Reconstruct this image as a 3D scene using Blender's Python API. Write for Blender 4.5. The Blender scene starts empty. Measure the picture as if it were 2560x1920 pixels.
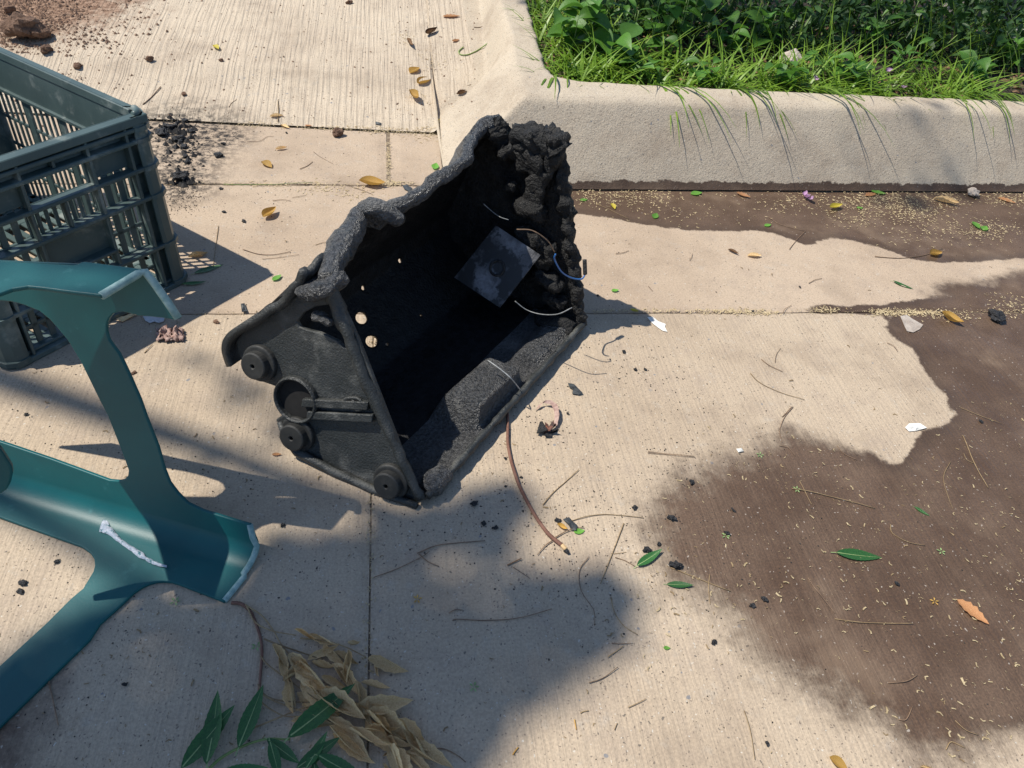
import bpy, bmesh, math, random
import numpy as np
from mathutils import Vector, Matrix, noise as mnoise
rnd = random.Random(7)
S = bpy.context.scene
COL = S.collection
# ------------------------------------------------------------------ camera
F, CAMH = 1800.0, 1.10                       # focal length in photo pixels (2560 wide), eye height
def unit(v):
    v = np.array(v, float); return v / np.linalg.norm(v)
YC = unit((-320., -1760., F)); XC = unit(((F*F + 1760*180)/320., -180., F))
ROT = np.array([XC, YC, np.cross(XC, YC)])   # rows: world axes seen from the camera
EYE = np.array([0, 0, CAMH])
cd = bpy.data.cameras.new('camera'); cam = bpy.data.objects.new('camera', cd); COL.objects.link(cam)
cd.sensor_width = 36; cd.lens = 36*F/2560; cd.clip_start = 0.02; cd.clip_end = 400
cam.matrix_world = Matrix([[ROT[i, 0], -ROT[i, 1], -ROT[i, 2], EYE[i]] for i in range(3)] + [[0, 0, 0, 1]])
S.camera = cam
S.render.resolution_x, S.render.resolution_y = 1024, 768
# ------------------------------------------------------------------ light
LD = unit((0.62, -0.20, -1.0))               # direction the sunlight travels
w = bpy.data.worlds.new('World'); S.world = w; w.use_nodes = True
wt = w.node_tree; wt.nodes.clear()
sky = wt.nodes.new('ShaderNodeTexSky'); sky.sky_type = 'NISHITA'; sky.sun_disc = False; sky.dust_density = .3; sky.ozone_density = 3.0
sky.sun_elevation = math.asin(-LD[2]); sky.sun_rotation = math.atan2(-LD[0], -LD[1])
bg = wt.nodes.new('ShaderNodeBackground'); bg.inputs[1].default_value = 0.105
wo = wt.nodes.new('ShaderNodeOutputWorld')
wt.links.new(sky.outputs[0], bg.inputs[0]); wt.links.new(bg.outputs[0], wo.inputs[0])
sl = bpy.data.lights.new('sun', 'SUN'); sl.energy = 4.5; sl.angle = math.radians(0.53); sl.color = (1, .945, .85)
so = bpy.data.objects.new('sun', sl); COL.objects.link(so)
so.rotation_euler = Vector(LD).to_track_quat('-Z', 'Y').to_euler(); so.location = (-4, 2, 8)
S.view_settings.view_transform = 'Standard'; S.view_settings.look = 'None'
S.view_settings.exposure = 0.28; S.view_settings.gamma = 1
# ------------------------------------------------------------------ helpers
def ray(px, py): return ROT @ np.array([(px-1280)/F, (py-960)/F, 1.])
def U(px, py, z=0.):                          # point of the horizontal plane z under a photo pixel
    d = ray(px, py); return EYE + d*((z-CAMH)/d[2])
def UP(px, py, p0, n):                        # point of a slanted plane
    d = ray(px, py); return EYE + d*(np.dot(np.array(p0)-EYE, n)/np.dot(d, n))
def crop(x0, y0, s): return lambda x, y: (x0 + x/s, y0 + y/s)
DISP = crop(0, 0, .8641); ZS = crop(560, 260, 1.595); Z2 = crop(0, 120, 1.974); C4 = crop(1360, 420, 1.843)
C5 = crop(1500, 1000, 1.803); C6 = crop(900, 1200, 2.304); Z5 = crop(1000, 0, 3.606); CT = crop(0, 0, 1.58)
ZG = crop(400, 280, 2.765); C3 = crop(1000, 800, 2.764); ZD = crop(400, 1400, 2.765); GR = crop(1280, 0, 1.728)
Z7 = crop(0, 1040, 3.16); Z6 = crop(0, 620, 4.365); NAT = crop(0, 0, 1)
def link(o, parent=None, tags=None):
    COL.objects.link(o)
    if parent is not None: o.parent = parent
    if tags:
        for k, v in tags.items(): o[k] = v
    return o
def T(label, cat, group=None):
    d = {'label': label, 'category': cat}
    if group: d['group'] = group
    return d
STRUCT = {'kind': 'structure'}
def mesh(name, vs, fs, m=None, smooth=False):
    me = bpy.data.meshes.new(name); me.from_pydata([tuple(map(float, v)) for v in vs], [], fs); me.update()
    if m: me.materials.append(m)
    if smooth: me.polygons.foreach_set('use_smooth', [True]*len(me.polygons))
    return me
def ob(name, vs, fs, m=None, parent=None, tags=None, smooth=False):
    return link(bpy.data.objects.new(name, mesh(name, vs, fs, m, smooth)), parent, tags)
def empty(name, loc, tags):
    o = bpy.data.objects.new(name, None); o.location = tuple(loc); o.empty_display_size = .05
    return link(o, None, tags)
def child(name, vs, fs, m, parent, smooth=False, tags=None):   # mesh given in world space, parented to an Empty with location only
    L = np.array(parent.location)
    if parent.parent is not None: L = L + np.array(parent.parent.location)
    return ob(name, [np.array(v)-L for v in vs], fs, m, parent, tags, smooth)
def fbm(p, f, o=4): return mnoise.fractal(Vector(p)*f, 1.0, 2.0, o)
class MB:
    def __init__(s): s.v = []; s.f = []
    def add(s, vs, fs):
        n = len(s.v); s.v += [np.array(v, float) for v in vs]; s.f += [tuple(i+n for i in f) for f in fs]; return s
    def box(s, o, ax, ay, az):
        o, ax, ay, az = map(np.array, (o, ax, ay, az))
        vs = [o+i*ax+j*ay+k*az for k in (0, 1) for j in (0, 1) for i in (0, 1)]
        fs = [(0, 2, 3, 1), (4, 5, 7, 6), (0, 1, 5, 4), (2, 6, 7, 3), (0, 4, 6, 2), (1, 3, 7, 5)]
        if np.dot(np.cross(ax, ay), az) < 0: fs = [f[::-1] for f in fs]
        return s.add(vs, fs)
    def tube(s, pts, r, n=6, bump=0., bf=40., cap=True):
        pts = [np.array(p, float) for p in pts]; N = len(pts); rs = r if hasattr(r, '__len__') else [r]*N
        vs = []; ref = None
        for i, p in enumerate(pts):
            t = unit(pts[min(i+1, N-1)]-pts[max(i-1, 0)]+1e-9)
            if ref is None: ref = np.array([0, 0, 1.]) if abs(t[2]) < .9 else np.array([1., 0, 0])
            u = unit(ref-t*np.dot(ref, t)); v = np.cross(t, u); ref = u
            for k in range(n):
                a = 2*math.pi*k/n; d = u*math.cos(a)+v*math.sin(a); q = p+d*rs[i]
                if bump: q = q+d*bump*fbm(q, bf)
                vs.append(q)
        fs = [(i*n+k, i*n+(k+1) % n, (i+1)*n+(k+1) % n, (i+1)*n+k) for i in range(N-1) for k in range(n)]
        if cap: fs += [tuple(range(n))[::-1], tuple((N-1)*n+k for k in range(n))]
        return s.add(vs, fs)
    def prism(s, poly, off):                  # planar polygon given thickness
        n = len(poly); off = np.array(off, float); a = [np.array(p, float) for p in poly]
        nn = sum((np.cross(a[i]-a[0], a[(i+1) % n]-a[0]) for i in range(n)), np.zeros(3))
        if np.dot(nn, off) < 0: a = a[::-1]
        return s.add(a+[p+off for p in a], [tuple(range(n))[::-1], tuple(range(n, 2*n))]+[(i, (i+1) % n, n+(i+1) % n, n+i) for i in range(n)])
    def ob(s, name, m, parent=None, tags=None, smooth=False):
        return child(name, s.v, s.f, m, parent, smooth, tags) if parent is not None else ob(name, s.v, s.f, m, None, tags, smooth)
def bevel(o, wd, seg=2):
    m = o.modifiers.new('bevel', 'BEVEL'); m.width = wd; m.segments = seg; m.limit_method = 'ANGLE'; m.angle_limit = math.radians(40); return o
def resample(P, n):
    P = np.array(P, float); d = np.r_[0, np.cumsum(np.linalg.norm(np.diff(P, axis=0), axis=1))]
    t = np.linspace(0, d[-1], n); return np.stack([np.interp(t, d, P[:, k]) for k in range(P.shape[1])], 1)
def spline(P, n):
    P = [np.array(p, float) for p in P]; Q = [2*P[0]-P[1]]+P+[2*P[-1]-P[-2]]; out = []
    for i in range(1, len(Q)-2):
        for k in range(n):
            t = k/n; a, b, c, d = Q[i-1:i+3]
            out.append(.5*(2*b+(c-a)*t+(2*a-5*b+4*c-d)*t*t+(3*b-a-3*c+d)*t**3))
    return out+[P[-1]]
# ------------------------------------------------------------------ materials
def newmat(name):
    m = bpy.data.materials.new(name); m.use_nodes = True; nt = m.node_tree; b = nt.nodes['Principled BSDF']
    return m, nt, b
def N(nt, t, **kw):
    n = nt.nodes.new(t)
    for k, v in kw.items():
        if k.startswith('i_'): n.inputs[int(k[2:])].default_value = v
        else: setattr(n, k, v)
    return n
def noi(nt, vec, scale, detail=5, rough=.6):
    n = N(nt, 'ShaderNodeTexNoise'); n.inputs['Scale'].default_value = scale; n.inputs['Detail'].default_value = detail
    n.inputs['Roughness'].default_value = rough
    if vec: nt.links.new(vec, n.inputs['Vector'])
    return n.outputs['Fac']
def ramp(nt, x, a, b, lo=0., hi=1., smooth=True):
    n = N(nt, 'ShaderNodeMapRange'); n.interpolation_type = 'SMOOTHSTEP' if smooth else 'LINEAR'; n.clamp = True if not smooth else n.clamp
    nt.links.new(x, n.inputs[0])
    for i, v in zip((1, 2, 3, 4), (a, b, lo, hi)):
        if hasattr(v, 'node'): nt.links.new(v, n.inputs[i])
        else: n.inputs[i].default_value = v
    return n.outputs[0]
def math_(nt, op, a, b=None, c=None):
    n = N(nt, 'ShaderNodeMath', operation=op)
    for i, v in enumerate((a, b, c)):
        if v is None: continue
        if hasattr(v, 'node'): nt.links.new(v, n.inputs[i])
        else: n.inputs[i].default_value = v
    return n.outputs[0]
def mix(nt, fac, a, b, mode='MIX'):
    n = N(nt, 'ShaderNodeMix', data_type='RGBA', blend_type=mode)
    for i, v in ((0, fac), (6, a), (7, b)):
        if hasattr(v, 'node'): nt.links.new(v, n.inputs[i])
        else: n.inputs[i].default_value = v if i == 0 else (*v, 1)
    return n.outputs[2]
def bump(nt, b, hgt, strength, dist, prev=None):
    n = N(nt, 'ShaderNodeBump'); n.inputs['Strength'].default_value = strength; n.inputs['Distance'].default_value = dist
    nt.links.new(hgt, n.inputs['Height'])
    if prev: nt.links.new(prev, n.inputs['Normal'])
    nt.links.new(n.outputs[0], b.inputs['Normal']); return n.outputs[0]
def simple(name, c1, c2, scale=30, rough=.6, bs=.3, bd=.002, bscale=None, spec=.5, c3=None, s3=8, t3=(.55, .65), rough3=None, trans=0):
    m, nt, b = newmat(name); tc = N(nt, 'ShaderNodeTexCoord').outputs['Object']
    col = mix(nt, ramp(nt, noi(nt, tc, scale), .35, .65), c1, c2); rgh = None
    if c3:
        k = ramp(nt, noi(nt, tc, s3, 6, .65), *t3); col = mix(nt, k, col, c3)
        if rough3 is not None: rgh = ramp(nt, k, 0, 1, rough, rough3)
    oi = N(nt, 'ShaderNodeObjectInfo').outputs['Random']
    hs = N(nt, 'ShaderNodeHueSaturation'); nt.links.new(col, hs.inputs['Color']); nt.links.new(ramp(nt, oi, 0, 1, .8, 1.18, False), hs.inputs['Value'])
    nt.links.new(hs.outputs[0], b.inputs['Base Color'])
    b.inputs['Roughness'].default_value = rough; b.inputs['Specular IOR Level'].default_value = spec
    if rgh: nt.links.new(rgh, b.inputs['Roughness'])
    if bs: bump(nt, b, noi(nt, tc, bscale or scale*3, 4), bs, bd)
    if trans:                                  # thin leaf: part of the light goes through
        tr = N(nt, 'ShaderNodeBsdfTranslucent'); nt.links.new(hs.outputs[0], tr.inputs[0])
        ms = N(nt, 'ShaderNodeMixShader'); ms.inputs[0].default_value = trans
        nt.links.new(b.outputs[0], ms.inputs[1]); nt.links.new(tr.outputs[0], ms.inputs[2])
        nt.links.new(ms.outputs[0], nt.nodes['Material Output'].inputs[0])
    return m
def concrete(name, ca, cb, broom=.0, brot=0., bscale=150., spk=1., grain=.5, red=(.40, .315, .24)):
    m, nt, b = newmat(name); tc = N(nt, 'ShaderNodeTexCoord').outputs['Object']; L = nt.links
    at = lambda n: N(nt, 'ShaderNodeAttribute', attribute_name=n).outputs['Fac']
    big = noi(nt, tc, 2.3, 4, .62); mid = noi(nt, tc, 11, 4, .7); fine = noi(nt, tc, 240, 2, .6)
    col = mix(nt, ramp(nt, big, .35, .68), ca, cb)
    col = mix(nt, ramp(nt, mid, .46, .74, 0, .55), col, red)
    col = mix(nt, ramp(nt, noi(nt, tc, 24, 3, .75), .56, .74, 0, .35), col, (.50, .455, .385))
    col = mix(nt, ramp(nt, noi(nt, tc, 4.6, 5, .72), .50, .70, 0, .42), col, (.33, .255, .185))
    col = mix(nt, ramp(nt, fine, .3, .72, .0, 1), mix(nt, .26, col, (.12, .095, .075)), col)
    wv = N(nt, 'ShaderNodeVectorMath', operation='ADD'); nz = N(nt, 'ShaderNodeTexNoise'); nz.inputs['Scale'].default_value = 110; nz.inputs['Detail'].default_value = 1
    L.new(tc, nz.inputs['Vector']); sc = N(nt, 'ShaderNodeVectorMath', operation='SCALE'); L.new(nz.outputs['Color'], sc.inputs[0]); sc.inputs['Scale'].default_value = .010
    L.new(tc, wv.inputs[0]); L.new(sc.outputs[0], wv.inputs[1])
    def dots(scale, size, keep, colr, c):
        v = N(nt, 'ShaderNodeTexVoronoi', feature='F1'); v.inputs['Scale'].default_value = scale
        L.new(wv.outputs[0], v.inputs['Vector'])
        sp = N(nt, 'ShaderNodeSeparateColor'); L.new(v.outputs['Color'], sp.inputs[0])
        s = math_(nt, 'MULTIPLY', ramp(nt, v.outputs['Distance'], size*.75, size, 1, 0), ramp(nt, sp.outputs[0], keep, keep+.02, 1, 0))
        return mix(nt, s, c, colr), s
    col, s1 = dots(190, .30, .24*spk, (.24, .19, .145), col)
    col, s2 = dots(85, .18, .12*spk, (.18, .15, .12), col)
    col, s3 = dots(150, .24, .09*spk, (.56, .51, .43), col)
    col, s4 = dots(40, .16, .05*spk, (.24, .23, .225), col)
    # stains with shapes of their own: damp patch, soot, soil
    wd = math_(nt, 'ADD', at('wet'), math_(nt, 'MULTIPLY', math_(nt, 'SUBTRACT', noi(nt, tc, 17, 5, .72), .5), math_(nt, 'ADD', math_(nt, 'MULTIPLY', at('wsoft'), 2.2), .035)))
    wf = ramp(nt, wd, math_(nt, 'MULTIPLY', at('wsoft'), -1), at('wsoft'))
    wcol = mix(nt, ramp(nt, noi(nt, tc, 6, 3, .65), .3, .7), (.100, .060, .037), (.155, .100, .066))
    wcol = mix(nt, ramp(nt, fine, .35, .7), mix(nt, .35, wcol, (.03, .024, .02)), wcol)
    wcol = mix(nt, s3, wcol, (.36, .31, .26))
    wcol = mix(nt, ramp(nt, noi(nt, tc, 3.1, 4, .7), .52, .70, 0, .6), wcol, (.22, .155, .105))
    wcol = mix(nt, ramp(nt, wd, .004, .05, .45, 0), wcol, (.055, .037, .025))
    col = mix(nt, wf, col, wcol)
    sf = math_(nt, 'MULTIPLY', at('soot'), ramp(nt, noi(nt, tc, 38, 3, .75), .38, .62)); col = mix(nt, sf, col, (.022, .02, .019))
    ef = ramp(nt, math_(nt, 'ADD', at('soil'), math_(nt, 'MULTIPLY', math_(nt, 'SUBTRACT', noi(nt, tc, 22, 4, .75), .5), .9)), .15, .6)
    col = mix(nt, ef, col, mix(nt, ramp(nt, noi(nt, tc, 60, 2, .7), .35, .65), (.16, .088, .052), (.33, .215, .145)))
    L.new(col, b.inputs['Base Color'])
    L.new(ramp(nt, wf, 0, 1, .88, ramp(nt, noi(nt, tc, 9, 3, .6), .35, .65, .30, .62)), b.inputs['Roughness']); b.inputs['Specular IOR Level'].default_value = .35
    hh = math_(nt, 'MULTIPLY', fine, .5); hh = math_(nt, 'ADD', hh, math_(nt, 'MULTIPLY', noi(nt, tc, 70, 3, .7), .6))
    nn = bump(nt, b, hh, grain, .0035)
    if broom:
        mp = N(nt, 'ShaderNodeMapping'); L.new(tc, mp.inputs[0]); mp.inputs['Rotation'].default_value = (0, 0, brot); mp.inputs['Scale'].default_value = (bscale, 3.2, 1)
        n1 = noi(nt, mp.outputs[0], 1.0, 2, .55)
        n1 = ramp(nt, n1, .36, .62); bump(nt, b, n1, broom, .004, nn)
    return m
M = {}
M['slab'] = concrete('street_concrete', (.53, .425, .308), (.46, .362, .258), broom=.20, brot=.05, bscale=110)
M['gutter'] = concrete('gutter_concrete', (.53, .415, .302), (.45, .343, .245), broom=0, spk=.7)
M['drive'] = concrete('driveway_concrete', (.61, .51, .385), (.54, .445, .335), broom=.55, brot=-.14, bscale=80, red=(.53, .43, .32))
M['kerb'] = concrete('kerb_concrete', (.57, .485, .37), (.50, .42, .32), broom=0, spk=1.7, grain=.9, red=(.52, .425, .315))
M['dirt'] = simple('joint_dirt', (.17, .125, .085), (.30, .235, .165), 60, .95, .8, .006)
M['soil'] = simple('garden_soil', (.045, .032, .022), (.10, .07, .045), 25, .95, 1, .02)
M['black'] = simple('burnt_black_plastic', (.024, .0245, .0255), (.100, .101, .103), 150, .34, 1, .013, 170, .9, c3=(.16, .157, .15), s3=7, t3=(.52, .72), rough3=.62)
M['soot'] = simple('shaded_sooty_plastic', (.005, .005, .0055), (.014, .014, .015), 60, .5, 1, .004, 160, .25)  # soot plus the cavity's shade, both put into the colour
M['char'] = simple('charred_foam', (.006, .006, .006), (.020, .019, .0185), 60, .60, 1, .010, 150, .45)
M['moulded'] = simple('moulded_black_plastic', (.017, .020, .020), (.028, .031, .031), 20, .46, .8, .003, 260, .6, c3=(.13, .13, .12), s3=9, t3=(.5, .75), rough3=.75)
M['knob'] = simple('black_rubber', (.018, .019, .019), (.032, .032, .030), 60, .6, .2, .001, 300)
M['tin'] = simple('sooty_metal_plate', (.05, .05, .055), (.22, .23, .26), 26, .42, .5, .002, 220, .6, c3=(.012, .012, .013), s3=13, t3=(.44, .52))
M['hollow_shade'] = simple('painted_hollow_shade', (.006, .006, .006), (.012, .011, .011), 60, .9, 0)  # near-black paint standing in for shade inside shallow recesses
M['teal'] = simple('teal_plastic', (.0008, .076, .084), (.0012, .098, .104), 5, .45, .2, .0010, 300, .40, c3=(.03, .16, .17), s3=26, t3=(.60, .82), rough3=.55)
M['tealedge'] = simple('scuffed_teal_edge', (.30, .45, .45), (.18, .32, .32), 90, .7, .3, .001, 300)
M['crate'] = simple('dark_green_crate_plastic', (.048, .078, .076), (.066, .102, .098), 6, .42, .15, .001, 260, .5, c3=(.21, .24, .22), s3=13, t3=(.54, .74), rough3=.75)
M['grass'] = simple('grass_blade', (.13, .25, .018), (.24, .38, .045), 14, .42, 0, c3=(.42, .36, .13), s3=30, t3=(.63, .70), trans=.35)
M['weed'] = simple('weed_leaf', (.070, .19, .022), (.12, .27, .04), 40, .42, .3, .002, 120, trans=.35)
M['shrub'] = simple('shrub_leaf', (.035, .095, .018), (.075, .16, .032), 15, .5, 0, trans=.25)
M['treeleaf'] = simple('tree_leaf', (.035, .085, .016), (.05, .12, .024), 15, .6, 0)
M['neem'] = simple('fresh_green_leaf', (.028, .115, .030), (.045, .16, .038), 30, .38, .35, .002, 90, trans=.2)
M['rib'] = simple('pale_leaf_rib', (.22, .33, .12), (.28, .38, .16), 30, .6, 0)
M['lime'] = simple('bright_green_leaf', (.13, .36, .045), (.19, .43, .07), 30, .45, .3, .002, 90, trans=.3)
M['tan'] = simple('dry_tan_leaf', (.92, .70, .39), (.76, .53, .26), 35, .7, .6, .004, 60, trans=.15)
M['yellow'] = simple('yellow_leaf', (.62, .40, .10), (.50, .28, .06), 45, .6, .4, .003, 80, trans=.25)
M['lemon'] = simple('lemon_yellow_leaf', (.66, .56, .07), (.60, .48, .05), 45, .55, .3, .003, 80, trans=.25)
M['orange'] = simple('orange_leaf', (.55, .29, .13), (.45, .20, .08), 45, .6, .4, .003, 80, trans=.2)
M['brown'] = simple('brown_dead_leaf', (.16, .085, .042), (.26, .15, .075), 45, .75, .5, .004, 70)
M['twig'] = simple('straw_coloured_twig', (.35, .25, .13), (.24, .16, .08), 60, .75, .5, .002, 200)
M['twigd'] = simple('dark_brown_twig', (.15, .095, .06), (.26, .17, .105), 60, .8, .5, .002, 200)
M['bark'] = simple('red_brown_bark', (.17, .075, .05), (.25, .125, .085), 70, .75, .7, .002, 260)
M['wood'] = simple('fresh_cut_wood', (.55, .40, .22), (.42, .28, .14), 90, .7, .3, .001)
M['gstem'] = simple('green_stem', (.14, .22, .06), (.20, .28, .09), 60, .55, 0)
M['ggreen'] = simple('limp_green_stem', (.28, .40, .10), (.22, .34, .07), 60, .55, 0)
M['coal'] = simple('charcoal', (.010, .010, .011), (.030, .030, .032), 120, .55, 1, .006, 200)
M['grit'] = simple('black_grit', (.014, .013, .013), (.045, .04, .036), 40, .7, 0)
M['straw'] = simple('straw_litter', (.56, .45, .27), (.36, .27, .14), 150, .7, 0)
M['clod'] = simple('soil_clod', (.14, .078, .048), (.24, .145, .095), 60, .95, 1, .008, 130)
M['crumb'] = simple('soil_crumbs', (.15, .085, .052), (.27, .175, .12), 300, .95, 0)
M['pink'] = simple('pink_petal', (.62, .36, .58), (.70, .48, .68), 30, .5, .2, .002, trans=.3)
M['white'] = simple('dried_white_paint', (.78, .76, .70), (.68, .66, .60), 60, .7, .5, .002)
M['paper'] = simple('crumpled_pinkish_paper', (.40, .28, .235), (.22, .13, .11), 60, .65, .5, .003)
M['burntp'] = simple('charred_paper', (.05, .03, .028), (.30, .12, .08), 90, .7, .5, .003)
M['blue'] = simple('blue_wire_insulation', (.02, .10, .30), (.03, .14, .38), 60, .4, 0)
M['greyw'] = simple('grey_wire', (.33, .34, .34), (.20, .21, .21), 90, .5, 0)
M['stone'] = simple('pale_stone', (.48, .42, .36), (.36, .30, .25), 25, .85, .8, .006)
M['film'] = simple('white_plastic_film', (.70, .72, .75), (.60, .62, .66), 30, .4, .4, .003)
M['trunk'] = simple('tree_bark', (.10, .075, .055), (.17, .13, .10), 14, .9, 1, .02)
M['scrap'] = simple('melted_plastic_scrap', (.035, .04, .044), (.06, .068, .07), 40, .5, .4, .002)
M['blotch'] = simple('white_chalky_smear', (.50, .53, .60), (.30, .36, .44), 130, .8, .8, .004, 160, c3=(.06, .17, .20), s3=90, t3=(.52, .60))
# ------------------------------------------------------------------ stain fields of the concrete (metres inside the damp area)
def gpoly(fn, pts, z=0.): return np.array([U(*fn(*p), z)[:2] for p in pts])
def sdist(P, poly):
    x, y = P[:, 0], P[:, 1]; d = np.full(len(P), 1e9); ins = np.zeros(len(P), bool)
    for i in range(len(poly)):
        a, b = poly[i], poly[(i+1) % len(poly)]; e = b-a; t = np.clip(((P-a)@e)/(e@e), 0, 1)
        d = np.minimum(d, np.hypot(*(P-a-t[:, None]*e).T))
        c = ((a[1] > y) != (b[1] > y)) & (x < (b[0]-a[0])*(y-a[1])/(b[1]-a[1]+1e-12)+a[0]); ins ^= c
    return np.where(ins, d, -d)
far = np.array([[5., .9], [5., -1.5], [.6, -1.5]])
WETA = np.r_[gpoly(C4, [(1570, 735), (1600, 775), (1640, 800), (1700, 830), (1740, 900), (1770, 960), (1850, 1050), (1880, 1120)]),
             gpoly(C5, [(1600, 50), (1590, 100), (1530, 122), (1450, 140), (1410, 190), (1360, 288), (1300, 280), (1240, 250), (1150, 230), (1080, 200), (980, 172), (900, 148), (860, 132), (800, 150), (770, 190), (600, 250), (450, 300), (330, 360), (250, 440), (215, 520), (235, 640), (270, 740), (330, 830), (450, 890), (560, 950), (640, 1070), (740, 1180), (900, 1290), (1080, 1370), (1200, 1430), (1330, 1530), (1450, 1660)]),
             far, gpoly(C4, [(2212, 560), (2000, 600), (1850, 610), (1700, 628), (1620, 680)])]
WETB = np.r_[gpoly(C4, [(-150, 205), (30, 212), (200, 215), (400, 250), (560, 275), (700, 291), (830, 290), (960, 290), (1060, 300), (1130, 327), (1190, 352), (1250, 345), (1300, 322), (1370, 322), (1450, 345), (1540, 365), (1620, 388), (1700, 425), (1850, 440), (2000, 430), (2300, 410)]), np.array([[5., 1.9], [5., 2.2], [.3, 2.05]])]
WETC = gpoly(C4, [(1190, 655), (1240, 637), (1380, 634), (1500, 632), (1700, 612), (1900, 560), (2212, 470), (2400, 460), (2400, 640), (1900, 690), (1600, 682), (1400, 672), (1240, 668)])
WETD = gpoly(C4, [(1730, 560), (1800, 500), (1950, 505), (2300, 440), (2300, 620), (1900, 640)])
WETE = gpoly(DISP, [(-60, 1560), (40, 1520), (105, 1480), (95, 1560), (60, 1600), (20, 1700), (-100, 1700)])
SOIL = U(40, 30)[:2]; SOOT = [(U(*CT(*p))[:2], r) for p, r in (((720, 530), .16), ((700, 620), .13), ((700, 720), .10), ((860, 540), .09))]
def fields(P):
    A, B, Cc, D, E_ = (sdist(P, q) for q in (WETA, WETB, WETC, WETD, WETE))
    wet = np.maximum.reduce([A, B, Cc, D-.03, E_])
    lowleft = np.clip((1.25-P[:, 1])/.3, 0, 1)*np.clip((1.05-P[:, 0])/.25, 0, 1)
    soft = .005+.058*lowleft; soft = np.where((D >= np.maximum.reduce([A, B, Cc, E_])-.02), np.maximum(soft, .03), soft)
    soot = np.zeros(len(P))
    for c, r in SOOT: soot = np.maximum(soot, np.clip(1.6-np.hypot(*(P-c).T)/r, 0, 1))
    q = (P-SOIL); soil = np.clip(1.25-np.hypot(q[:, 0]/.62, q[:, 1]/.62), 0, 1.2)
    return dict(wet=wet, wsoft=soft, soot=soot, soil=soil)
def setfields(me, over=None):
    co = np.zeros(len(me.vertices)*3, np.float32); me.vertices.foreach_get('co', co); co = co.reshape(-1, 3)
    f = fields(co[:, :2].astype(float))
    if over: f.update(over(co, f))
    for k, v in f.items(): me.attributes.new(k, 'FLOAT', 'POINT').data.foreach_set('value', v.astype(np.float32))
# ------------------------------------------------------------------ setting: ground sheet, slabs, gutter, driveway, kerb
ob('ground', [(-60, -60, -.005), (60, -60, -.005), (60, 60, -.005), (-60, 60, -.005)], [(0, 1, 2, 3)], M['dirt'], tags=STRUCT)
def line(p, q):                               # ground line through two photo points: y as a function of x
    a, b = U(*p), U(*q); return lambda x: a[1]+(b[1]-a[1])*(x-a[0])/(b[0]-a[0])
yJ = line((535, 783), (2396, 779)); yG = line((483, 460), (1022, 463)); yK = line((1376, 474), (2560, 481)); yR = line((526, 306), (1087, 333))
xJ0, xJ1 = U(927, 1288), U(919, 1896)
xJ = lambda y: xJ0[0]+(xJ1[0]-xJ0[0])*(y-xJ0[1])/(xJ1[1]-xJ0[1])
def warp(a, n, lo, hi):                       # sample positions, dense between lo and hi
    inner = np.linspace(lo, hi, n); pre = lo-np.geomspace(.05, max(lo-a[0], .06), 12)[::-1] if lo > a[0] else []; post = hi+np.geomspace(.05, max(a[1]-hi, .06), 12) if hi < a[1] else []
    return np.r_[pre, inner, post]
def sheet(name, xs, ylo, yhi, ny, m, xl=None, xr=None, lip=.012, dense=None):
    """slab between two curves, with a worn edge all round and a skirt"""
    vs = []; W = len(xs); ts = np.linspace(0, 1, ny) if dense is None else dense
    for j, t in enumerate(ts):
        for i, x0 in enumerate(xs):
            y = ylo(x0)+(yhi(x0)-ylo(x0))*t; x = x0
            if xl is not None and i == 0: x = xl(y)
            if xr is not None and i == W-1: x = xr(y)
            z = .0016*fbm((x, y, 0), 3, 3)
            vs.append([x, y, z])
    H = len(ts); fs = [(j*W+i, j*W+i+1, (j+1)*W+i+1, (j+1)*W+i) for j in range(H-1) for i in range(W-1)]
    rim = list(range(W))+[j*W+W-1 for j in range(1, H)]+[(H-1)*W+i for i in range(W-2, -1, -1)]+[j*W for j in range(H-2, 0, -1)]
    for k in rim:
        q = 1.2*fbm(vs[k], 25, 3); vs[k][2] -= .003+.0015*q
    n0 = len(vs)
    for k in rim: vs.append([vs[k][0], vs[k][1], -.03])
    R_ = len(rim); fs += [(rim[(k+1) % R_], rim[k], n0+k, n0+(k+1) % R_) for k in range(R_)]
    o = ob(name, vs, fs, m, tags=STRUCT, smooth=False); setfields(o.data); return o
G = .0020
XR = np.r_[warp((-12, 12), 170, -1.7, 2.6)]
jx = xJ(.9)
xa = XR[XR < jx-.02]; xb = XR[XR > jx+.02]
edge = np.r_[0, .006, np.linspace(.02, 1, 70)]
yfar = lambda x: -6.0
dn = np.r_[np.linspace(0, .80, 14)[:-1], np.linspace(.80, .994, 80), .9985, 1]
sheet('street_slab', np.r_[xa, jx], yfar, lambda x: yJ(x)-G, 0, M['slab'], xr=lambda y: xJ(y)-G*.8, dense=dn)
sheet('street_slab', np.r_[jx, xb], yfar, lambda x: yJ(x)-G, 0, M['slab'], xl=lambda y: xJ(y)+G*.8, dense=dn)
xc = float(U(971, 400)[0]); xk = .30
gy = lambda x: yG(x) if x < .05 else yG(.05)+(yK(xk)-yG(.05))*min((x-.05)/(xk-.05), 1) if x < xk else yK(x)
sheet('gutter_slab', XR, lambda x: yJ(x)+G, lambda x: gy(x)-.002, 44, M['gutter'])
xe_ = .16
xa = np.r_[XR[XR < xc-.03], xc-.006]; xb = np.r_[xc+.006, XR[(XR > xc+.03) & (XR < xe_)], xe_]
sheet('apron_slab', xa, lambda x: yG(x)+.007, lambda x: yR(x)-.005, 26, M['gutter'])
sheet('apron_slab', xb, lambda x: gy(x)+.007, lambda x: yR(x)-.005, 26, M['gutter'])
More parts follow.
